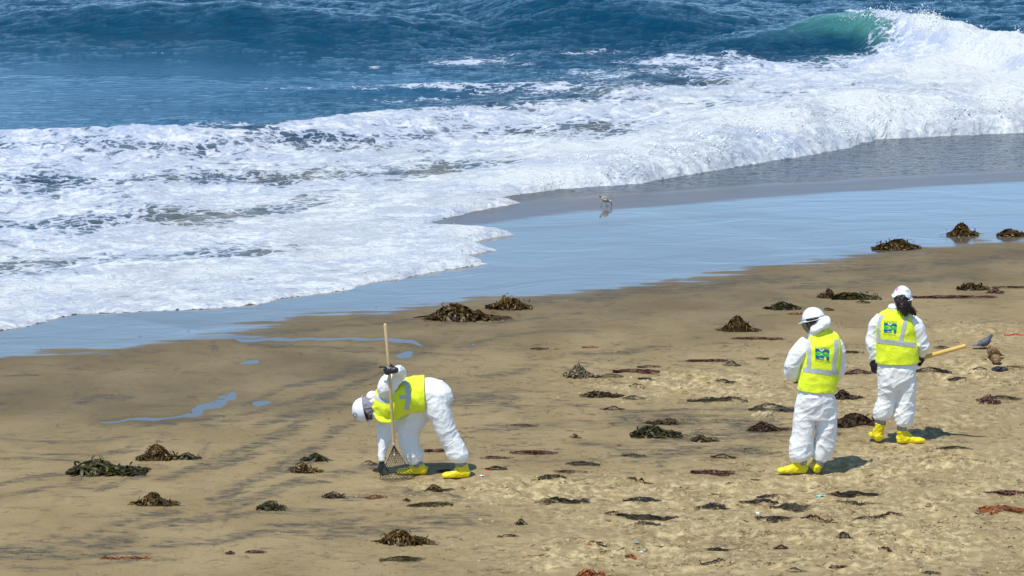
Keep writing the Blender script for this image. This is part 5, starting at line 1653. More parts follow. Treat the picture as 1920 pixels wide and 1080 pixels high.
    if kind in ('olive', 'amber') and style == 'kelp' and w > 34:      # gas floats
        for q in range(int(3 + w / 14)):
            u = rng.uniform(-.8, .8); vv = rng.uniform(-.9, 0) * math.sqrt(1 - u * u)
            c0 = np.array([u * W * .5, vv * D * .5, float(height(np.array(u), np.array(vv))) + .008])
            r0 = rng.uniform(.007, .012)
            b0 = len(V)
            for p_ in ((1, 0, 0), (-1, 0, 0), (0, 1, 0), (0, -1, 0), (0, 0, 1.5), (0, 0, -1)):
                V.append(tuple(c0 + np.array(p_) * r0)); tone.append(.9)
            for e in ((0, 2, 4), (2, 1, 4), (1, 3, 4), (3, 0, 4), (2, 0, 5), (1, 2, 5), (3, 1, 5), (0, 3, 5)):
                Fc.append(tuple(b0 + g for g in e))
    # drape onto the sand
    out = []
    zc = SANDZ(cx, cy)
    cache = {}
    for x, y, z in V:
        key = (round(x * 12), round(y * 12))
        if key not in cache: cache[key] = SANDZ(cx + key[0] / 12, cy + key[1] / 12) - zc
        out.append((x, y, z + cache[key]))
    o = mesh_obj(name, out, Fc, KM[kind], None, True)
    at = o.data.attributes.new('tone', 'FLOAT', 'POINT'); at.data.foreach_set('value', np.array(tone, np.float32))
    o.location = (cx, cy, zc)
    return tag(o, label, cat, group)

G1 = 'heaps of wet kelp left by the tide'
G2 = 'strands and mats of dry wrack on the sand'
K = clump
K(862, 604, 128, 38, 'olive', 'largest brown kelp heap, at the edge of the wet sand behind the upright pole', peak=.38, tail=40, group=G1)
K(954, 582, 86, 25, 'olive', 'low brown kelp heap just beyond and right of the largest heap by the shine', peak=.55, group=G1)
K(1384, 623, 62, 32, 'olive', 'lone steep kelp mound on bare sand, left of and beyond the bowed worker', peak=.48, tail=18, group=G1)
K(1807, 443, 58, 27, 'amber', 'rounded kelp mound standing in the mirror-wet strip at upper right', group=G1)
K(1683, 469, 90, 23, 'olive', 'wide kelp heap in shallow water, nearer and left of the rounded mound', peak=.55, group=G1)
K(1902, 444, 62, 17, 'olive', 'kelp heap cut by the right edge of the view, beside the rounded mound', peak=.3, group=G1)
K(1551, 560, 36, 19, 'olive', 'small dark kelp tuft at the left end of the row beyond the two standing workers', peak=.7, group=G1)
K(1606, 562, 92, 15, 'green', 'long low green kelp heap between the bowed worker and the ponytailed worker', peak=.2, group=G1)
K(1472, 582, 56, 17, 'green', 'spiky green kelp tuft beyond and left of the bowed worker', peak=.4, tail=-18, group=G1)
K(1826, 545, 60, 15, 'olive', 'low dark kelp heap on sand beyond the ponytailed worker, at right', peak=.35, group=G1)
K(1868, 551, 30, 10, 'red', 'small red-brown weed clump touching the low dark heap at right', group=G1)
K(196, 893, 150, 34, 'green', 'wide green-brown kelp heap at lower left, nearest of the pair there', peak=.3, group=G1)
K(292, 865, 76, 31, 'amber', 'glossy amber kelp heap, farther of the pair at lower left', peak=.5, group=G1)
K(349, 863, 40, 14, 'green', 'small bright green kelp trail beside the glossy amber heap', peak=.5, tail=12, group=G1)
K(286, 950, 70, 26, 'amber', 'kelp heap with looping bare stems, alone below the pair at lower left', peak=.45, tail=24, group=G1)
K(588, 866, 50, 15, 'green', 'flat green kelp heap left of the bent worker, farther of two', peak=.6, group=G1)
K(568, 888, 52, 20, 'amber', 'kelp heap with amber tips left of the bent worker, nearer of two', peak=.4, tail=18, group=G1)
K(508, 958, 54, 18, 'green', 'small dark green bushy weed tuft in the foreground left', peak=.42, group=G1)
K(625, 935, 42, 11, 'brown', 'small brown weed heap below and left of the bent worker', group=G1)
K(757, 1024, 88, 33, 'amber', 'big double-humped kelp heap in the foreground below the bent worker', peak=.3, tail=20, group=G1)
K(754, 1054, 84, 12, 'green', 'low rope of dark weed in front of the double-humped heap', 'seaweed', 'seaweed_strand', style='fiber', group=G2, dens=1.6)
K(1088, 710, 62, 25, 'sandy', 'pale sand-covered kelp mound in the middle of the beach', peak=.42, group=G1, dens=1.2)
K(1142, 709, 52, 9, 'grey', 'thin grey tail of weed running right from the sand-covered mound', 'seaweed', 'seaweed_strand', style='fiber', group=G2)
K(1194, 700, 84, 9, 'red', 'rust red weed strip beyond the sand-covered mound', 'seaweed', 'seaweed_strand', style='leaf', group=G2, dens=1.5)
K(1127, 746, 66, 14, 'brown', 'low brown weed heap in mid-beach, left of its grey neighbour', peak=.25, tail=14, group=G1)
K(1189, 750, 42, 10, 'grey', 'grey weed tuft right beside the low brown heap in mid-beach', 'seaweed', 'seaweed_tuft', style='fiber', group=G2, dens=1.8)
K(1231, 822, 96, 25, 'green', 'dark spiky kelp heap in mid-beach, longest of the three there', peak=.35, group=G1)
K(1252, 797, 52, 11, 'brown', 'small dark hump of weed just beyond the dark spiky heap', peak=.6, tail=-34, group=G1)
K(1318, 830, 42, 14, 'olive', 'small olive kelp heap just right of the dark spiky heap', peak=.4, tail=16, group=G1)
K(1434, 810, 58, 20, 'brown', 'brown weed mound touching the view of the bowed worker from the left', peak=.45, tail=30, group=G1)
K(1587, 750, 46, 20, 'brown', 'brown weed mound right of the bowed worker at hip height', peak=.3, tail=20, group=G1)
K(1606, 799, 104, 25, 'brown', 'wide dark brown weed mat between the legs of the two standing workers', peak=.5, group=G1, dens=1.3)
K(1448, 774, 84, 18, 'grey', 'grey tangled weed mat with a clod of sand, left of the bowed worker', 'seaweed', 'seaweed_mat', style='fiber', group=G2, dens=1.6)
K(1373, 687, 34, 12, 'black', 'small dark weed tuft on the smooth sand, highest left of the bowed worker', 'seaweed', 'seaweed_tuft', style='fiber', group=G2, dens=2.2)
K(1326, 679, 76, 5, 'red', 'thin dark red weed line running into the small dark tuft', 'seaweed', 'seaweed_strand', style='leaf', group=G2)
K(1427, 676, 30, 4, 'black', 'short dark sliver of weed just left of the bowed worker\'s elbow', 'seaweed', 'seaweed_strand', style='fiber', group=G2, dens=1.5)
K(1358, 719, 44, 6, 'black', 'short dark weed dash on the pale trampled patch', 'seaweed', 'seaweed_strand', style='fiber', group=G2, dens=2.2)
K(1420, 637, 92, 5, 'red', 'thin red weed line in front of the lone steep kelp mound', 'seaweed', 'seaweed_strand', style='leaf', group=G2)
K(1787, 560, 166, 7, 'red', 'long rust red weed line behind the head of the ponytailed worker', 'seaweed', 'seaweed_strand', style='leaf', group=G2, dens=1.7)
K(1892, 541, 62, 5, 'brown', 'thin brown weed line at the right edge beyond the small red clump', 'seaweed', 'seaweed_strand', style='leaf', group=G2)
K(1617, 569, 28, 6, 'green', 'tiny dark green weed patch in front of the long green heap', 'seaweed', 'seaweed_tuft', style='fiber', group=G2, dens=3)
K(1498, 590, 40, 3.5, 'orange', 'thin orange-brown strand right above the bowed worker\'s helmet', 'seaweed', 'seaweed_strand', style='leaf', group=G2)
K(1552, 583, 22, 6, 'red', 'tiny dark red scrap just right of the bowed worker\'s helmet', 'seaweed', 'seaweed_tuft', style='leaf', group=G2, dens=2)
K(1855, 758, 44, 14, 'red', 'rust brown weed mound near the right edge below the birds', peak=.45, group=G1)
K(1884, 750, 66, 9, 'black', 'black weed strands trailing right behind the rust brown mound', 'seaweed', 'seaweed_strand', style='fiber', group=G2)
K(1769, 654, 36, 6, 'black', 'short black weed strand under the wooden handle', 'seaweed', 'seaweed_strand', style='fiber', group=G2, dens=1.6)
K(1746, 699, 78, 11, 'black', 'broken dark weed band right of the ponytailed worker\'s hip', 'seaweed', 'seaweed_strand', style='fiber', group=G2, dens=1.5)
K(1795, 714, 34, 5, 'black', 'small black weed dash below the broken dark band', 'seaweed', 'seaweed_strand', style='fiber', group=G2, dens=2.2)
K(1838, 694, 26, 7, 'black', 'small dark weed patch left of the black rag near the birds', 'seaweed', 'seaweed_tuft', style='fiber', group=G2, dens=2.4)
K(1896, 691, 60, 5, 'grey', 'thin grey weed line right of the black rag near the birds', 'seaweed', 'seaweed_strand', style='fiber', group=G2)
K(1610, 702, 56, 10, 'red', 'reddish weed scatter between the two standing workers at elbow height', 'seaweed', 'seaweed_mat', style='leaf', group=G2, dens=1.5)
K(1598, 663, 44, 4, 'brown', 'thin brown strand between the two vests', 'seaweed', 'seaweed_strand', style='leaf', group=G2)
K(1356, 860, 46, 10, 'green', 'small dark green weed tuft left of the bowed worker\'s knees', 'seaweed', 'seaweed_tuft', style='fiber', group=G2, dens=2.4)
K(1338, 891, 82, 9, 'red', 'red-brown weed strand left of the bowed worker\'s boots', 'seaweed', 'seaweed_strand', style='leaf', group=G2, dens=1.4)
K(1092, 874, 64, 9, 'black', 'dark weed strand in the centre, left of its shorter neighbour', 'seaweed', 'seaweed_strand', style='fiber', group=G2, dens=1.8)
K(1188, 857, 44, 7, 'black', 'shorter dark weed wisp in the centre, farther right', 'seaweed', 'seaweed_strand', style='fiber', group=G2, dens=1.6)
K(1000, 853, 86, 9, 'red', 'knotted dark red weed line right of the bent worker\'s boots', 'seaweed', 'seaweed_strand', style='leaf', group=G2, dens=1.4)
K(927, 861, 52, 5, 'red', 'thin beaded weed line between the bent worker and the knotted line', 'seaweed', 'seaweed_strand', style='leaf', group=G2)
K(930, 882, 40, 9, 'green', 'small green weed clump holding a pink scrap, right of the rear boot', 'seaweed', 'seaweed_tuft', style='leaf', group=G2, dens=2.4)
K(1028, 900, 64, 8, 'green', 'dark green weed strip beyond the pale sand ridge in the centre', 'seaweed', 'seaweed_strand', style='fiber', group=G2, dens=1.6)
K(1070, 889, 60, 5, 'black', 'thin dark line of weed just beyond the dark green strip', 'seaweed', 'seaweed_strand', style='fiber', group=G2)
K(1054, 944, 102, 17, 'black', 'two-humped mat of dark fibrous weed in the centre foreground', 'seaweed', 'seaweed_mat', style='fiber', group=G2, dens=2.2)
K(1205, 942, 70, 9, 'black', 'dark fibrous weed mat right of the two-humped mat', 'seaweed', 'seaweed_mat', style='fiber', group=G2, dens=2)
K(1152, 966, 36, 9, 'brown', 'small brown tuft at the left end of the foreground weed lines', 'seaweed', 'seaweed_tuft', style='fiber', group=G2, dens=2.4)
K(1214, 976, 112, 10, 'black', 'long black weed line in the foreground right of centre', 'seaweed', 'seaweed_strand', style='fiber', group=G2, dens=1.8)
K(1205, 985, 66, 5, 'brown', 'thin brown weed line just in front of the long black line', 'seaweed', 'seaweed_strand', style='fiber', group=G2)
K(1338, 957, 72, 9, 'black', 'dark weed band with an upturned end, left of the white cap', 'seaweed', 'seaweed_strand', style='fiber', group=G2, dens=2)
K(1423, 945, 74, 8, 'black', 'double dark weed band beyond the white cap', 'seaweed', 'seaweed_strand', style='fiber', group=G2, dens=1.8)
K(1441, 934, 44, 5, 'black', 'short dark weed band farthest of the bunch beyond the white cap', 'seaweed', 'seaweed_strand', style='fiber', group=G2, dens=1.6)
K(1490, 961, 90, 11, 'grey', 'grey tangled weed mat right of the white cap', 'seaweed', 'seaweed_mat', style='fiber', group=G2, dens=1.3)
K(1452, 980, 70, 9, 'black', 'dark weed mat in front of the white cap', 'seaweed', 'seaweed_mat', style='fiber', group=G2, dens=1.5)
K(1530, 978, 56, 14, 'red', 'rust and brown weed mat right of the mat in front of the cap', 'seaweed', 'seaweed_mat', style='leaf', group=G2, dens=1.3)
K(1598, 934, 96, 14, 'black', 'thick dark fibrous mat touching the pale blue scrap', 'seaweed', 'seaweed_mat', style='fiber', group=G2, dens=2.2)
K(1600, 947, 76, 4, 'black', 'thin dark line in front of the mat with the blue scrap', 'seaweed', 'seaweed_strand', style='fiber', group=G2)
K(1632, 976, 66, 10, 'grey', 'faint grey weed scatter below the thick dark mat', 'seaweed', 'seaweed_mat', style='fiber', group=G2, dens=.8)
K(1672, 966, 60, 9, 'brown', 'faint brown weed scatter right of the grey scatter', 'seaweed', 'seaweed_mat', style='leaf', group=G2, dens=.8)
K(1886, 930, 76, 10, 'red', 'dark red weed strip at the right edge, farther of two', 'seaweed', 'seaweed_strand', style='leaf', group=G2, dens=1.8)
K(1886, 961, 96, 13, 'orange', 'bright orange-red weed strip at the right edge, nearer of two', 'seaweed', 'seaweed_strand', style='leaf', group=G2, dens=1.6)
K(1584, 1010, 36, 13, 'black', 'small black peaked weed tuft alone in the right foreground', 'seaweed', 'seaweed_tuft', style='fiber', peak=.35, group=G2, dens=4)
K(1345, 1033, 50, 6, 'black', 'short black weed band below the foreground lines', 'seaweed', 'seaweed_strand', style='fiber', group=G2, dens=2.2)
K(1338, 1058, 50, 12, 'black', 'small black hooked weed tuft near the bottom edge', 'seaweed', 'seaweed_tuft', style='fiber', peak=.7, group=G2, dens=1.8)
K(1466, 1030, 24, 9, 'red', 'small dark red leafy tuft in the right foreground', 'seaweed', 'seaweed_tuft', style='leaf', group=G2, dens=2.5)
K(1490, 1075, 40, 11, 'black', 'looping black stems close to the bottom edge right of centre', 'seaweed', 'seaweed_tuft', style='fiber', group=G2, dens=1.2)
K(814, 922, 40, 13, 'olive', 'small brown kelp heap in front of the bent worker\'s boots', peak=.45, tail=24, group=G1)
K(806, 950, 84, 9, 'green', 'tangled green weed strip below the bent worker', 'seaweed', 'seaweed_strand', style='fiber', group=G2, dens=1.6)
K(704, 936, 44, 9, 'orange', 'orange leafy weed scrap below the kelp fork', 'seaweed', 'seaweed_tuft', style='leaf', group=G2, dens=1.3)
K(762, 941, 13, 6, 'red', 'tiny maroon scrap right of the orange leafy scrap', 'seaweed', 'seaweed_tuft', style='leaf', group=G2, dens=2)
K(1122, 1098, 96, 34, 'orange', 'orange and green kelp heap cut by the bottom edge of the view', peak=.2, group=G1, dens=1.2)
K(1183, 1047, 22, 9, 'orange', 'small bright orange weed tuft above the heap at the bottom edge', 'seaweed', 'seaweed_tuft', style='leaf', group=G2, dens=3)
K(977, 985, 22, 11, 'green', 'tiny green and amber kelp knot in the centre foreground', group=G1)
K(1122, 1022, 30, 5, 'black', 'tiny dark weed patch beside an orange scrap in the foreground', 'seaweed', 'seaweed_tuft', style='fiber', group=G2, dens=2.5)
K(952, 1008, 40, 5, 'green', 'small thin weed wisp right of the double-humped heap', 'seaweed', 'seaweed_strand', style='fiber', group=G2, dens=1.5)
K(478, 1038, 36, 6, 'red', 'bright red leafy weed strip at lower left', 'seaweed', 'seaweed_strand', style='leaf', group=G2, dens=1.8)
K(431, 1040, 13, 6, 'red', 'tiny red scrap left of the bright red strip', 'seaweed', 'seaweed_tuft', style='leaf', group=G2, dens=2)
K(236, 1049, 96, 3, 'orange', 'long thin orange strand at lower left', 'seaweed', 'seaweed_strand', style='leaf', group=G2, dens=.6)
K(834, 848, 74, 6, 'red', 'dark red weed strands seen between the bent worker\'s legs', 'seaweed', 'seaweed_strand', style='leaf', group=G2, dens=1.6)
K(692, 873, 34, 11, 'green', 'dark weed tuft just left of the bent worker\'s lowered glove', 'seaweed', 'seaweed_tuft', style='fiber', group=G2, dens=2)
K(840, 886, 40, 5, 'red', 'dark red scraps in shadow between the bent worker\'s boots', 'seaweed', 'seaweed_strand', style='leaf', group=G2, dens=1.4)
K(1078, 822, 13, 7, 'amber', 'single folded olive kelp blade on bare sand in mid-beach', group=G1)
K(1152, 769, 38, 8, 'red', 'small dark red weed knot below the low brown heap', 'seaweed', 'seaweed_strand', style='leaf', group=G2, dens=1.5)
K(1012, 656, 34, 3.5, 'red', 'short dark red strand left of the orange one in mid-beach', 'seaweed', 'seaweed_strand', style='leaf', group=G2, dens=1.4)
K(1107, 653, 30, 4, 'orange', 'short orange strand on smooth sand in mid-beach', 'seaweed', 'seaweed_strand', style='leaf', group=G2, dens=1.4)
K(1215, 690, 40, 4, 'red', 'thin red strand just beyond the rust red strip', 'seaweed', 'seaweed_strand', style='leaf', group=G2, dens=1.3)
K(1215, 713, 38, 4, 'black', 'thin black strand at the left of the pale trampled patch', 'seaweed', 'seaweed_strand', style='fiber', group=G2, dens=1.6)
K(1200, 728, 40, 8, 'grey', 'curling grey stems below the pale trampled patch\'s left end', 'seaweed', 'seaweed_tuft', style='fiber', group=G2, dens=1)
K(1345, 753, 110, 6, 'black', 'long dark weed line along the near side of the trampled patch', 'seaweed', 'seaweed_strand', style='fiber', group=G2, dens=1.3)
K(1790, 842, 66, 5, 'black', 'thin dark weed line right of the ponytailed worker\'s boots', 'seaweed', 'seaweed_strand', style='fiber', group=G2, dens=1.4)
K(1200, 907, 50, 5, 'green', 'small faint green strip beyond the pale ridge, right of centre', 'seaweed', 'seaweed_strand', style='fiber', group=G2)
K(980, 800, 60, 4, 'brown', 'thin brown line on smooth sand right of the bent worker\'s hip', 'seaweed', 'seaweed_strand', style='fiber', group=G2)
K(1660, 1032, 26, 4, 'red', 'small red-brown dash in the far right foreground', 'seaweed', 'seaweed_strand', style='leaf', group=G2, dens=1.4)
K(1568, 1068, 38, 6, 'red', 'short red-brown strand near the bottom edge at right', 'seaweed', 'seaweed_strand', style='leaf', group=G2, dens=1.4)
K(1745, 1078, 40, 5, 'black', 'short black strand touching the bottom edge at far right', 'seaweed', 'seaweed_strand', style='fiber', group=G2, dens=1.4)

# ---- crumbs of weed and sand nobody could count
def scatter():
    rng = np.random.default_rng(12)
    V = []; Fc = []; tone = []
    spots = []
    while len(spots) < 6500:
        px = rng.uniform(-40, 1960); py = 560 + 530 * rng.random() ** .75
        dn = .10 + .9 * np.clip((px - 500) / 900, 0, 1)
        if py < 640 and px < 1500: dn *= .15
        if py < 600: dn *= .3
        cl = np.clip(gn(np.array([px / 90.]), np.array([py / 14.]), 5)[0] * 1.6 + .35, 0, 1)
        if rng.random() < dn * cl: spots.append((px, py))
    for px, py in spots:
        p = place(px, py)
        if p is None: continue
        big = rng.random() ** 4
        L = .016 + .09 * big; wd = .005 + .014 * rng.random()
        a = rng.normal(0, .5); tn = rng.random()
        b0 = len(V)
        for i in range(4):
            t = i / 3
            x = (t - .5) * L; y = .25 * L * math.sin(3 * t + tn * 6)
            X_, Y_ = x * math.cos(a) - y * math.sin(a), x * math.sin(a) + y * math.cos(a)
            z = .003 + .010 * math.sin(math.pi * t) * (.4 + rng.random())
            hw = wd * .5 * (1 - .6 * abs(2 * t - 1))
            V.append((p.x + X_ , p.y + Y_ + hw, p.z + z - .002)); V.append((p.x + X_, p.y + Y_ - hw, p.z + z + .4 * hw))
            tone += [tn, tn]
        for i in range(3):
            e = b0 + 2 * i; Fc.append((e, e + 1, e + 3, e + 2))
    half = len(Fc) * 3 // 4
    o = mesh_obj('seaweed_crumbs', V, Fc, [KM['brown'], KM['red']], None, True, [0 if i < half else 1 for i in range(len(Fc))])
    at = o.data.attributes.new('tone', 'FLOAT', 'POINT'); at.data.foreach_set('value', np.array(tone, np.float32))
    tag(o, 'crumbs of dry brown seaweed strewn over the trampled sand', 'seaweed crumbs', None, 'stuff')
    V = []; Fc = []
    cnt = 0
    while cnt < 1500:
        px = rng.uniform(600, 1950); py = rng.uniform(690, 1085)
        x, y = on_plane(px, py)
        if rng.random() > float(blobs(np.array([[x]]), np.array([[y]]), ROUGH_PX)[0, 0]) ** 1.5: continue
        p = place(px, py)
        cnt += 1
        r = .006 + .020 * rng.random() ** 3
        b0 = len(V)
        for k in range(6):
            a = k * math.pi / 3
            q = r * rng.uniform(.8, 1.3)
            V.append((p.x + q * math.cos(a), p.y + q * math.sin(a), p.z - .003))
        for k in range(4):
            a = k * math.pi / 2 + .4
            q = r * rng.uniform(.5, .8)
            V.append((p.x + q * math.cos(a), p.y + q * math.sin(a), p.z + r * rng.uniform(.4, .75)))
        Fc += [(b0 + 6, b0 + 7, b0 + 8, b0 + 9), (b0, b0 + 1, b0 + 6), (b0 + 1, b0 + 7, b0 + 6), (b0 + 1, b0 + 2, b0 + 7), (b0 + 2, b0 + 3, b0 + 8, b0 + 7), (b0 + 3, b0 + 4, b0 + 8), (b0 + 4, b0 + 9, b0 + 8), (b0 + 4, b0 + 5, b0 + 9), (b0 + 5, b0, b0 + 6, b0 + 9)]
    o = mesh_obj('sand_crumbs', V, Fc, simple('sand_clod', (0.43, 0.34, 0.195), 0.95, 0.25, 20, 0.004), None, True)
    tag(o, 'crumbs of kicked-up pale sand over the trampled patches', 'sand crumbs', None, 'stuff')
scatter()

# ---------------------------------------------------------------- small finds
def scrap(px, py, w, h, mat, name, label, cat, seed=0, up=.5):
    p = place(px, py)
    k = px_per_m(p.y)
    W = w / k; Hh = h / k
    rng = np.random.default_rng(seed + int(px))
    n = 14; m = 6
    V = []; Fc = []
    for i in range(n):
        for j in range(m):
            u = i / (n - 1) - .5; v = j / (m - 1) - .5
            z = .004 + Hh * up * (.5 + .5 * math.sin(i * .9 + j * .7 + seed)) * (1 - abs(2 * u) ** 2)
            V.append((u * W + .01 * rng.normal() * .3, v * Hh * 2.0 * (1 - .5 * abs(2 * u)) + .01 * math.sin(i * 1.3), z))
    for i in range(n - 1):
        for j in range(m - 1):
            a = i * m + j
            Fc.append((a, a + m, a + m + 1, a + 1))
    o = mesh_obj(name, V, Fc, mat)
    md = o.modifiers.new('thickness', 'SOLIDIFY'); md.thickness = .002
    o.location = p
    return tag(o, label, cat)

M_cy = simple('cyan_plastic', (0.22, 0.60, 0.68), 0.4, .1, 30)
M_wh = simple('white_plastic', (0.82, 0.84, 0.86), 0.3)
scrap(1540, 931, 22, 5, M_cy, 'plastic_scrap', 'pale blue plastic scrap at the left end of the thick dark mat', 'litter', 1)
scrap(1192, 1018, 12, 3, M_cy, 'plastic_scrap', 'light blue plastic scrap in the foreground above the orange tuft', 'litter', 2)
scrap(916, 882, 9, 3, simple('pink_plastic', (0.8, 0.03, 0.10), .4), 'plastic_scrap', 'bright pink scrap in the small green clump', 'litter', 3)
scrap(1105, 1021, 7, 3, simple('orange_plastic', (0.8, 0.16, 0.03), .5), 'plastic_scrap', 'tiny orange scrap beside a dark weed patch in the foreground', 'litter', 4)
scrap(1202, 1036, 9, 3, M_wh, 'shell_fragment', 'white shell fragment above the bright orange tuft', 'shell', 5)
scrap(903, 893, 10, 4, M_wh, 'paper_scrap', 'thin white scrap right of the bent worker\'s rear boot', 'litter', 6)
def cap():
    p = place(1421, 964)
    S = Shape()
    S.loft([(p.x, p.y, p.z + .0, .019, .019), (p.x, p.y, p.z + .014, .019, .019), (p.x, p.y, p.z + .018, .015, .015)], side=(1, 0, 0), seg=20, smooth=False)
    o = S.raw('bottle_cap', M_wh)
    tag(o, 'small white bottle cap among the dark foreground weed', 'bottle cap')
    q = [place(1882 + 5 * i, 628 + 1.2 * math.sin(i * 1.1)) + Vector((0, 0, .008)) for i in range(9)]
    S = Shape(); S.tube(q, [.007] * 9, 8, 3)
    tag(S.raw('red_cord', simple('red_cord', (0.7, 0.05, 0.03), .6)), 'red cord lying on sand beyond the birds at the right edge', 'cord')
    # black crumpled rag
    p = place(1871, 695)
    S = Shape(); S.ball((0, 0, .012), (.042, .05, .048)); S.ball((.04, .0, .0), (.06, .05, .03)); S.ball((-.04, .01, 0), (.04, .04, .025))
    o = S.fuse('black_rag', simple('rag_black', (.010, .012, .018), .6), None, .008, 2, cloth(.016, (), 4, 1, (14, 14, 14)))
    o.location = p
    tag(o, 'crumpled blue-black rag on the weed line in front of the brown birds', 'rag')
    p = place(1428, 779)
    S = Shape(); S.ball((0, 0, 0), (.085, .06, .05)); S.ball((.09, .03, 0), (.05, .04, .035)); S.ball((-.07, .01, -.01), (.05, .04, .03))
    o = S.fuse('sand_clod', simple('clod', (0.44, 0.35, 0.21), .95, .3, 20, .01), None, .01, 2, cloth(.014, (), 8, 1, (12, 12, 12)))
    o.location = p
    tag(o, 'lump of pale sand in front of the grey tangled mat', 'sand clod')
cap()

# ---------------------------------------------------------------- birds
def bird(fr, label, mats, body, head, bill, tail, wing=None, legs=(), eye=None, name='pigeon', cat='bird', group=None, nstripe=False, side=(0, 1, 0)):
    root = empty(name, fr.o, label, cat, group)
    S = Shape()
    S.loft(body, side=side, seg=18, n=5)
    if head: S.loft(head, side=side, seg=16, n=5)
    S.fuse('body', mats['body'], root, .0045, 2)
    if tail:
        T = Shape(); T.loft(tail, side=side, seg=12, n=4); T.raw('tail', mats['tail'], root)
    if wing:
        for wv in wing:
            T = Shape(); T.loft(wv, side=side, seg=14, n=5); w_ = T.raw('wing', mats['wing'], root)
            if nstripe:
                for q in (0.45, .66):
                    a = Vector(wv[1][:3]).lerp(Vector(wv[2][:3]), q)
                    Z = Shape(); r_ = wv[1][4] * 1.04
                    Z.loft([(a.x, a.y - .004, a.z + r_ * .75, .010, .006), (a.x + .010, a.y - .006, a.z, .012, .006), (a.x + .020, a.y - .004, a.z - r_ * .75, .010, .005)], side=side, seg=8, n=3)
                    Z.raw('wing_bar', mats['bar'], w_)
    if bill:
        T = Shape(); T.loft(bill, side=side, seg=8, n=3); T.raw('bill', mats['bill'], root)
    for lg in legs:
        T = Shape(); T.tube(lg[:3], [.0042, .0034, .0036], 7, 3)
        T.tube([lg[2], lg[2] + Vector((lg[3] * .028, -.004, .0))], [.0036, .002], 6, 2)
        T.tube([lg[2], lg[2] + Vector((lg[3] * .024, -.016, .0))], [.0036, .002], 6, 2)
        T.tube([lg[2], lg[2] + Vector((lg[3] * .024, .014, .0))], [.0036, .002], 6, 2)
        T.raw('leg', mats['leg'], root)
    if eye is not None:
        T = Shape(); T.ball(eye, .0042, None, 8, 6); T.raw('eye', M_iris, root)
    return root

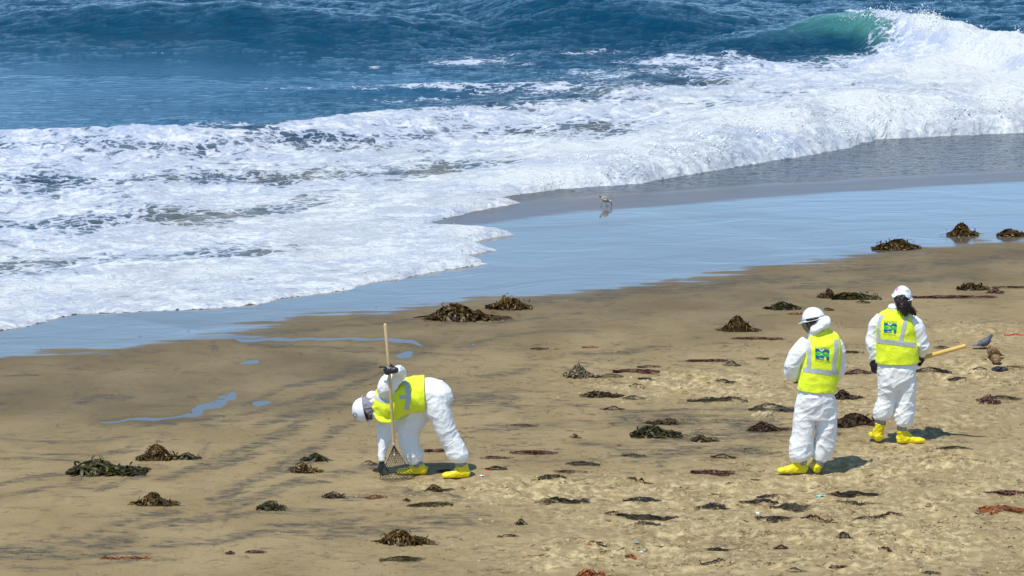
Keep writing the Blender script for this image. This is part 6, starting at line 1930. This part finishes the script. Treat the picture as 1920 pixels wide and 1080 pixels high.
def birds():
    fr = Frame(1843, 654); P = fr.P
    gm = dict(body=simple('pigeon_grey', (0.085, 0.095, 0.13), .6, .35, 24, .002), wing=simple('pigeon_wing', (0.15, 0.17, 0.21), .6, .3, 30, .002), bar=simple('pigeon_bar', (0.02, .02, .025), .6),
              tail=simple('pigeon_tail', (0.12, 0.13, 0.17), .6, .4, 18), bill=simple('pigeon_bill', (0.03, .03, .03), .4), leg=simple('pink_leg', (0.55, 0.14, 0.12), .5))
    rt = bird(fr, 'grey pigeon with dark wing bars looking right, beyond the brown birds', gm,
         [r5(P(1832, 647), .018, .012), r5(P(1838, 644), .042, .036), r5(P(1846, 642), .055, .052), r5(P(1852, 638), .045, .044), r5(P(1855, 634), .026, .026)],
         [r5(P(1851, 639), .040, .040), r5(P(1855.5, 633), .026, .026), r5(P(1858.5, 628.8), .021, .022), r5(P(1860, 627.6), .012, .012)],
         [r5(P(1860, 628.3), .007, .006), r5(P(1862.6, 629.5), .002, .002)],
         [r5(P(1835, 645.5), .026, .012), r5(P(1829, 647), .032, .008), r5(P(1823, 648.2), .034, .005)],
         [[r5(P(1851, 639, -.036), .014, .026), r5(P(1844, 642, -.045), .016, .036), r5(P(1837, 645, -.036), .010, .024), r5(P(1831, 647.5, -.018), .005, .008)],
          [r5(P(1851, 639, .036), .014, .026), r5(P(1844, 642, .045), .016, .036), r5(P(1837, 645, .036), .010, .024), r5(P(1831, 647.5, .018), .005, .008)]],
         [(P(1841, 648, -.015), P(1840.5, 652, -.015), Vector((P(1840, 655, -.015).x, -.015, .004)), 1), (P(1846, 647.5, .02), P(1845, 651, .02), Vector((P(1846, 654, .02).x, .02, .004)), 1)],
         P(1859.5, 628, -.019), 'pigeon', 'pigeon', 'pigeons on the sand', True)
    bm_ = dict(body=simple('bird_brown', (0.26, 0.155, 0.065), .8, .75, 55, .004), wing=simple('bird_brown_wing', (0.20, 0.115, 0.05), .8, .8, 48, .004), bar=M_black,
               tail=simple('bird_brown_tail', (0.16, 0.10, 0.06), .8, .3, 20), bill=simple('bird_bill', (0.06, .04, .03), .5), leg=simple('dull_leg', (0.25, 0.12, 0.08), .6))
    fr = Frame(1862, 676); P = fr.P
    bird(fr, 'mottled brown bird resting with head tucked, behind its round companion', bm_,
         [r5(P(1852, 655), .030, .034), r5(P(1857, 657), .062, .062), r5(P(1864, 660), .068, .066), r5(P(1872, 664), .045, .040), r5(P(1877, 666), .018, .014)],
         [r5(P(1853.5, 654), .032, .032), r5(P(1855.5, 650.5), .027, .027), r5(P(1858, 648), .020, .018)],
         [r5(P(1852.5, 651), .006, .006), r5(P(1850, 652.5), .002, .002)],
         [r5(P(1870, 663), .034, .016), r5(P(1877, 665.4), .028, .009), r5(P(1883, 667), .014, .004)],
         [[r5(P(1856, 656, -.05), .016, .030), r5(P(1864, 658.5, -.058), .020, .042), r5(P(1872, 663, -.045), .012, .026), r5(P(1880, 666.4, -.02), .005, .008)],
          [r5(P(1856, 656, .05), .016, .030), r5(P(1864, 658.5, .058), .020, .042), r5(P(1872, 663, .045), .012, .026), r5(P(1880, 666.4, .02), .005, .008)]],
         [(P(1860, 667, -.015), P(1860, 671, -.015), Vector((P(1860, 676, -.015).x, -.015, .004)), -1), (P(1866, 667, .02), P(1866, 671, .02), Vector((P(1866, 675, .02).x, .02, .004)), -1)],
         P(1854.5, 650, -.025), 'brown_bird', 'bird', 'brown birds huddled on the sand')
    fr = Frame(1867.5, 683); P = fr.P
    bird(fr, 'round mottled brown bird seen from behind, nearest of the birds', bm_,
         [r5(P(1868, 682, .0), .030, .02), r5(P(1868, 678, .0), .052, .052), r5(P(1867.5, 672, .02), .062, .058), r5(P(1867, 667.5, .05), .045, .040), r5(P(1867, 665, .06), .020, .02)],
         [r5(P(1866, 670, .06), .034, .034), r5(P(1865, 668, .10), .025, .025), r5(P(1864, 668.6, .115), .012, .012)],
         [r5(P(1864, 669, .115), .006, .006), r5(P(1863.4, 671, .135), .002, .002)],
         [r5(P(1868, 676, -.045), .026, .010), r5(P(1868.5, 681, -.07), .022, .005)],
         [[r5(P(1861, 669, .03), .012, .020), r5(P(1860, 674, .0), .016, .030), r5(P(1863, 680, -.04), .008, .014)],
          [r5(P(1873.5, 669, .03), .012, .020), r5(P(1875, 674, .0), .016, .030), r5(P(1872, 680, -.04), .008, .014)]],
         [(P(1864, 678, .02), P(1863.5, 681, .01), Vector((P(1863, 683, 0).x, 0, .004)), -1), (P(1871, 678, .02), P(1871.5, 681, .01), Vector((P(1872, 683, 0).x, 0, .004)), 1)],
         None, 'brown_bird', 'bird', 'brown birds huddled on the sand', side=(1, 0, 0))
    # wader feeding on the wet sand
    fr = Frame(1133, 387); P = fr.P
    wm = dict(body=simple('wader_pale', (0.50, 0.44, 0.36), .7, .45, 26, .002), wing=simple('wader_wing', (0.28, 0.23, 0.18), .7, .5, 40, .002), bar=M_black,
              tail=simple('wader_tail', (0.05, 0.04, 0.035), .7), bill=simple('wader_bill', (0.04, .035, .03), .4), leg=simple('wader_leg', (0.16, 0.14, 0.11), .6))
    bird(fr, 'pale grey-brown wader with long bill probing the wet sand near the surf', wm,
         [r5(P(1127, 370), .018, .015), r5(P(1131, 372), .042, .038), r5(P(1136, 374), .052, .048), r5(P(1140, 376), .034, .030), r5(P(1142, 377), .018, .018)],
         [r5(P(1139.5, 375.8), .028, .026), r5(P(1143, 376.8), .019, .019), r5(P(1145.5, 378.5), .021, .020), r5(P(1146.5, 380.5), .012, .012)],
         [r5(P(1146.2, 380), .008, .007), r5(P(1147.2, 386), .004, .004)],
         [r5(P(1129, 371), .022, .012), r5(P(1125.5, 368.6), .020, .012), r5(P(1123.5, 367), .012, .010)],
         [[r5(P(1139, 373.5, -.03), .012, .020), r5(P(1134, 371.8, -.034), .014, .026), r5(P(1129, 370.4, -.022), .006, .012)],
          [r5(P(1139, 373.5, .03), .012, .020), r5(P(1134, 371.8, .034), .014, .026), r5(P(1129, 370.4, .022), .006, .012)]],
         [(P(1133, 376, -.01), P(1129, 381, -.01), Vector((P(1126, 387, -.01).x, -.01, .004)), 1), (P(1136, 377, .01), P(1136.5, 382, .01), Vector((P(1138, 387, .01).x, .01, .004)), 1)],
         P(1146, 378, -.018), 'wader', 'shorebird')
birds()
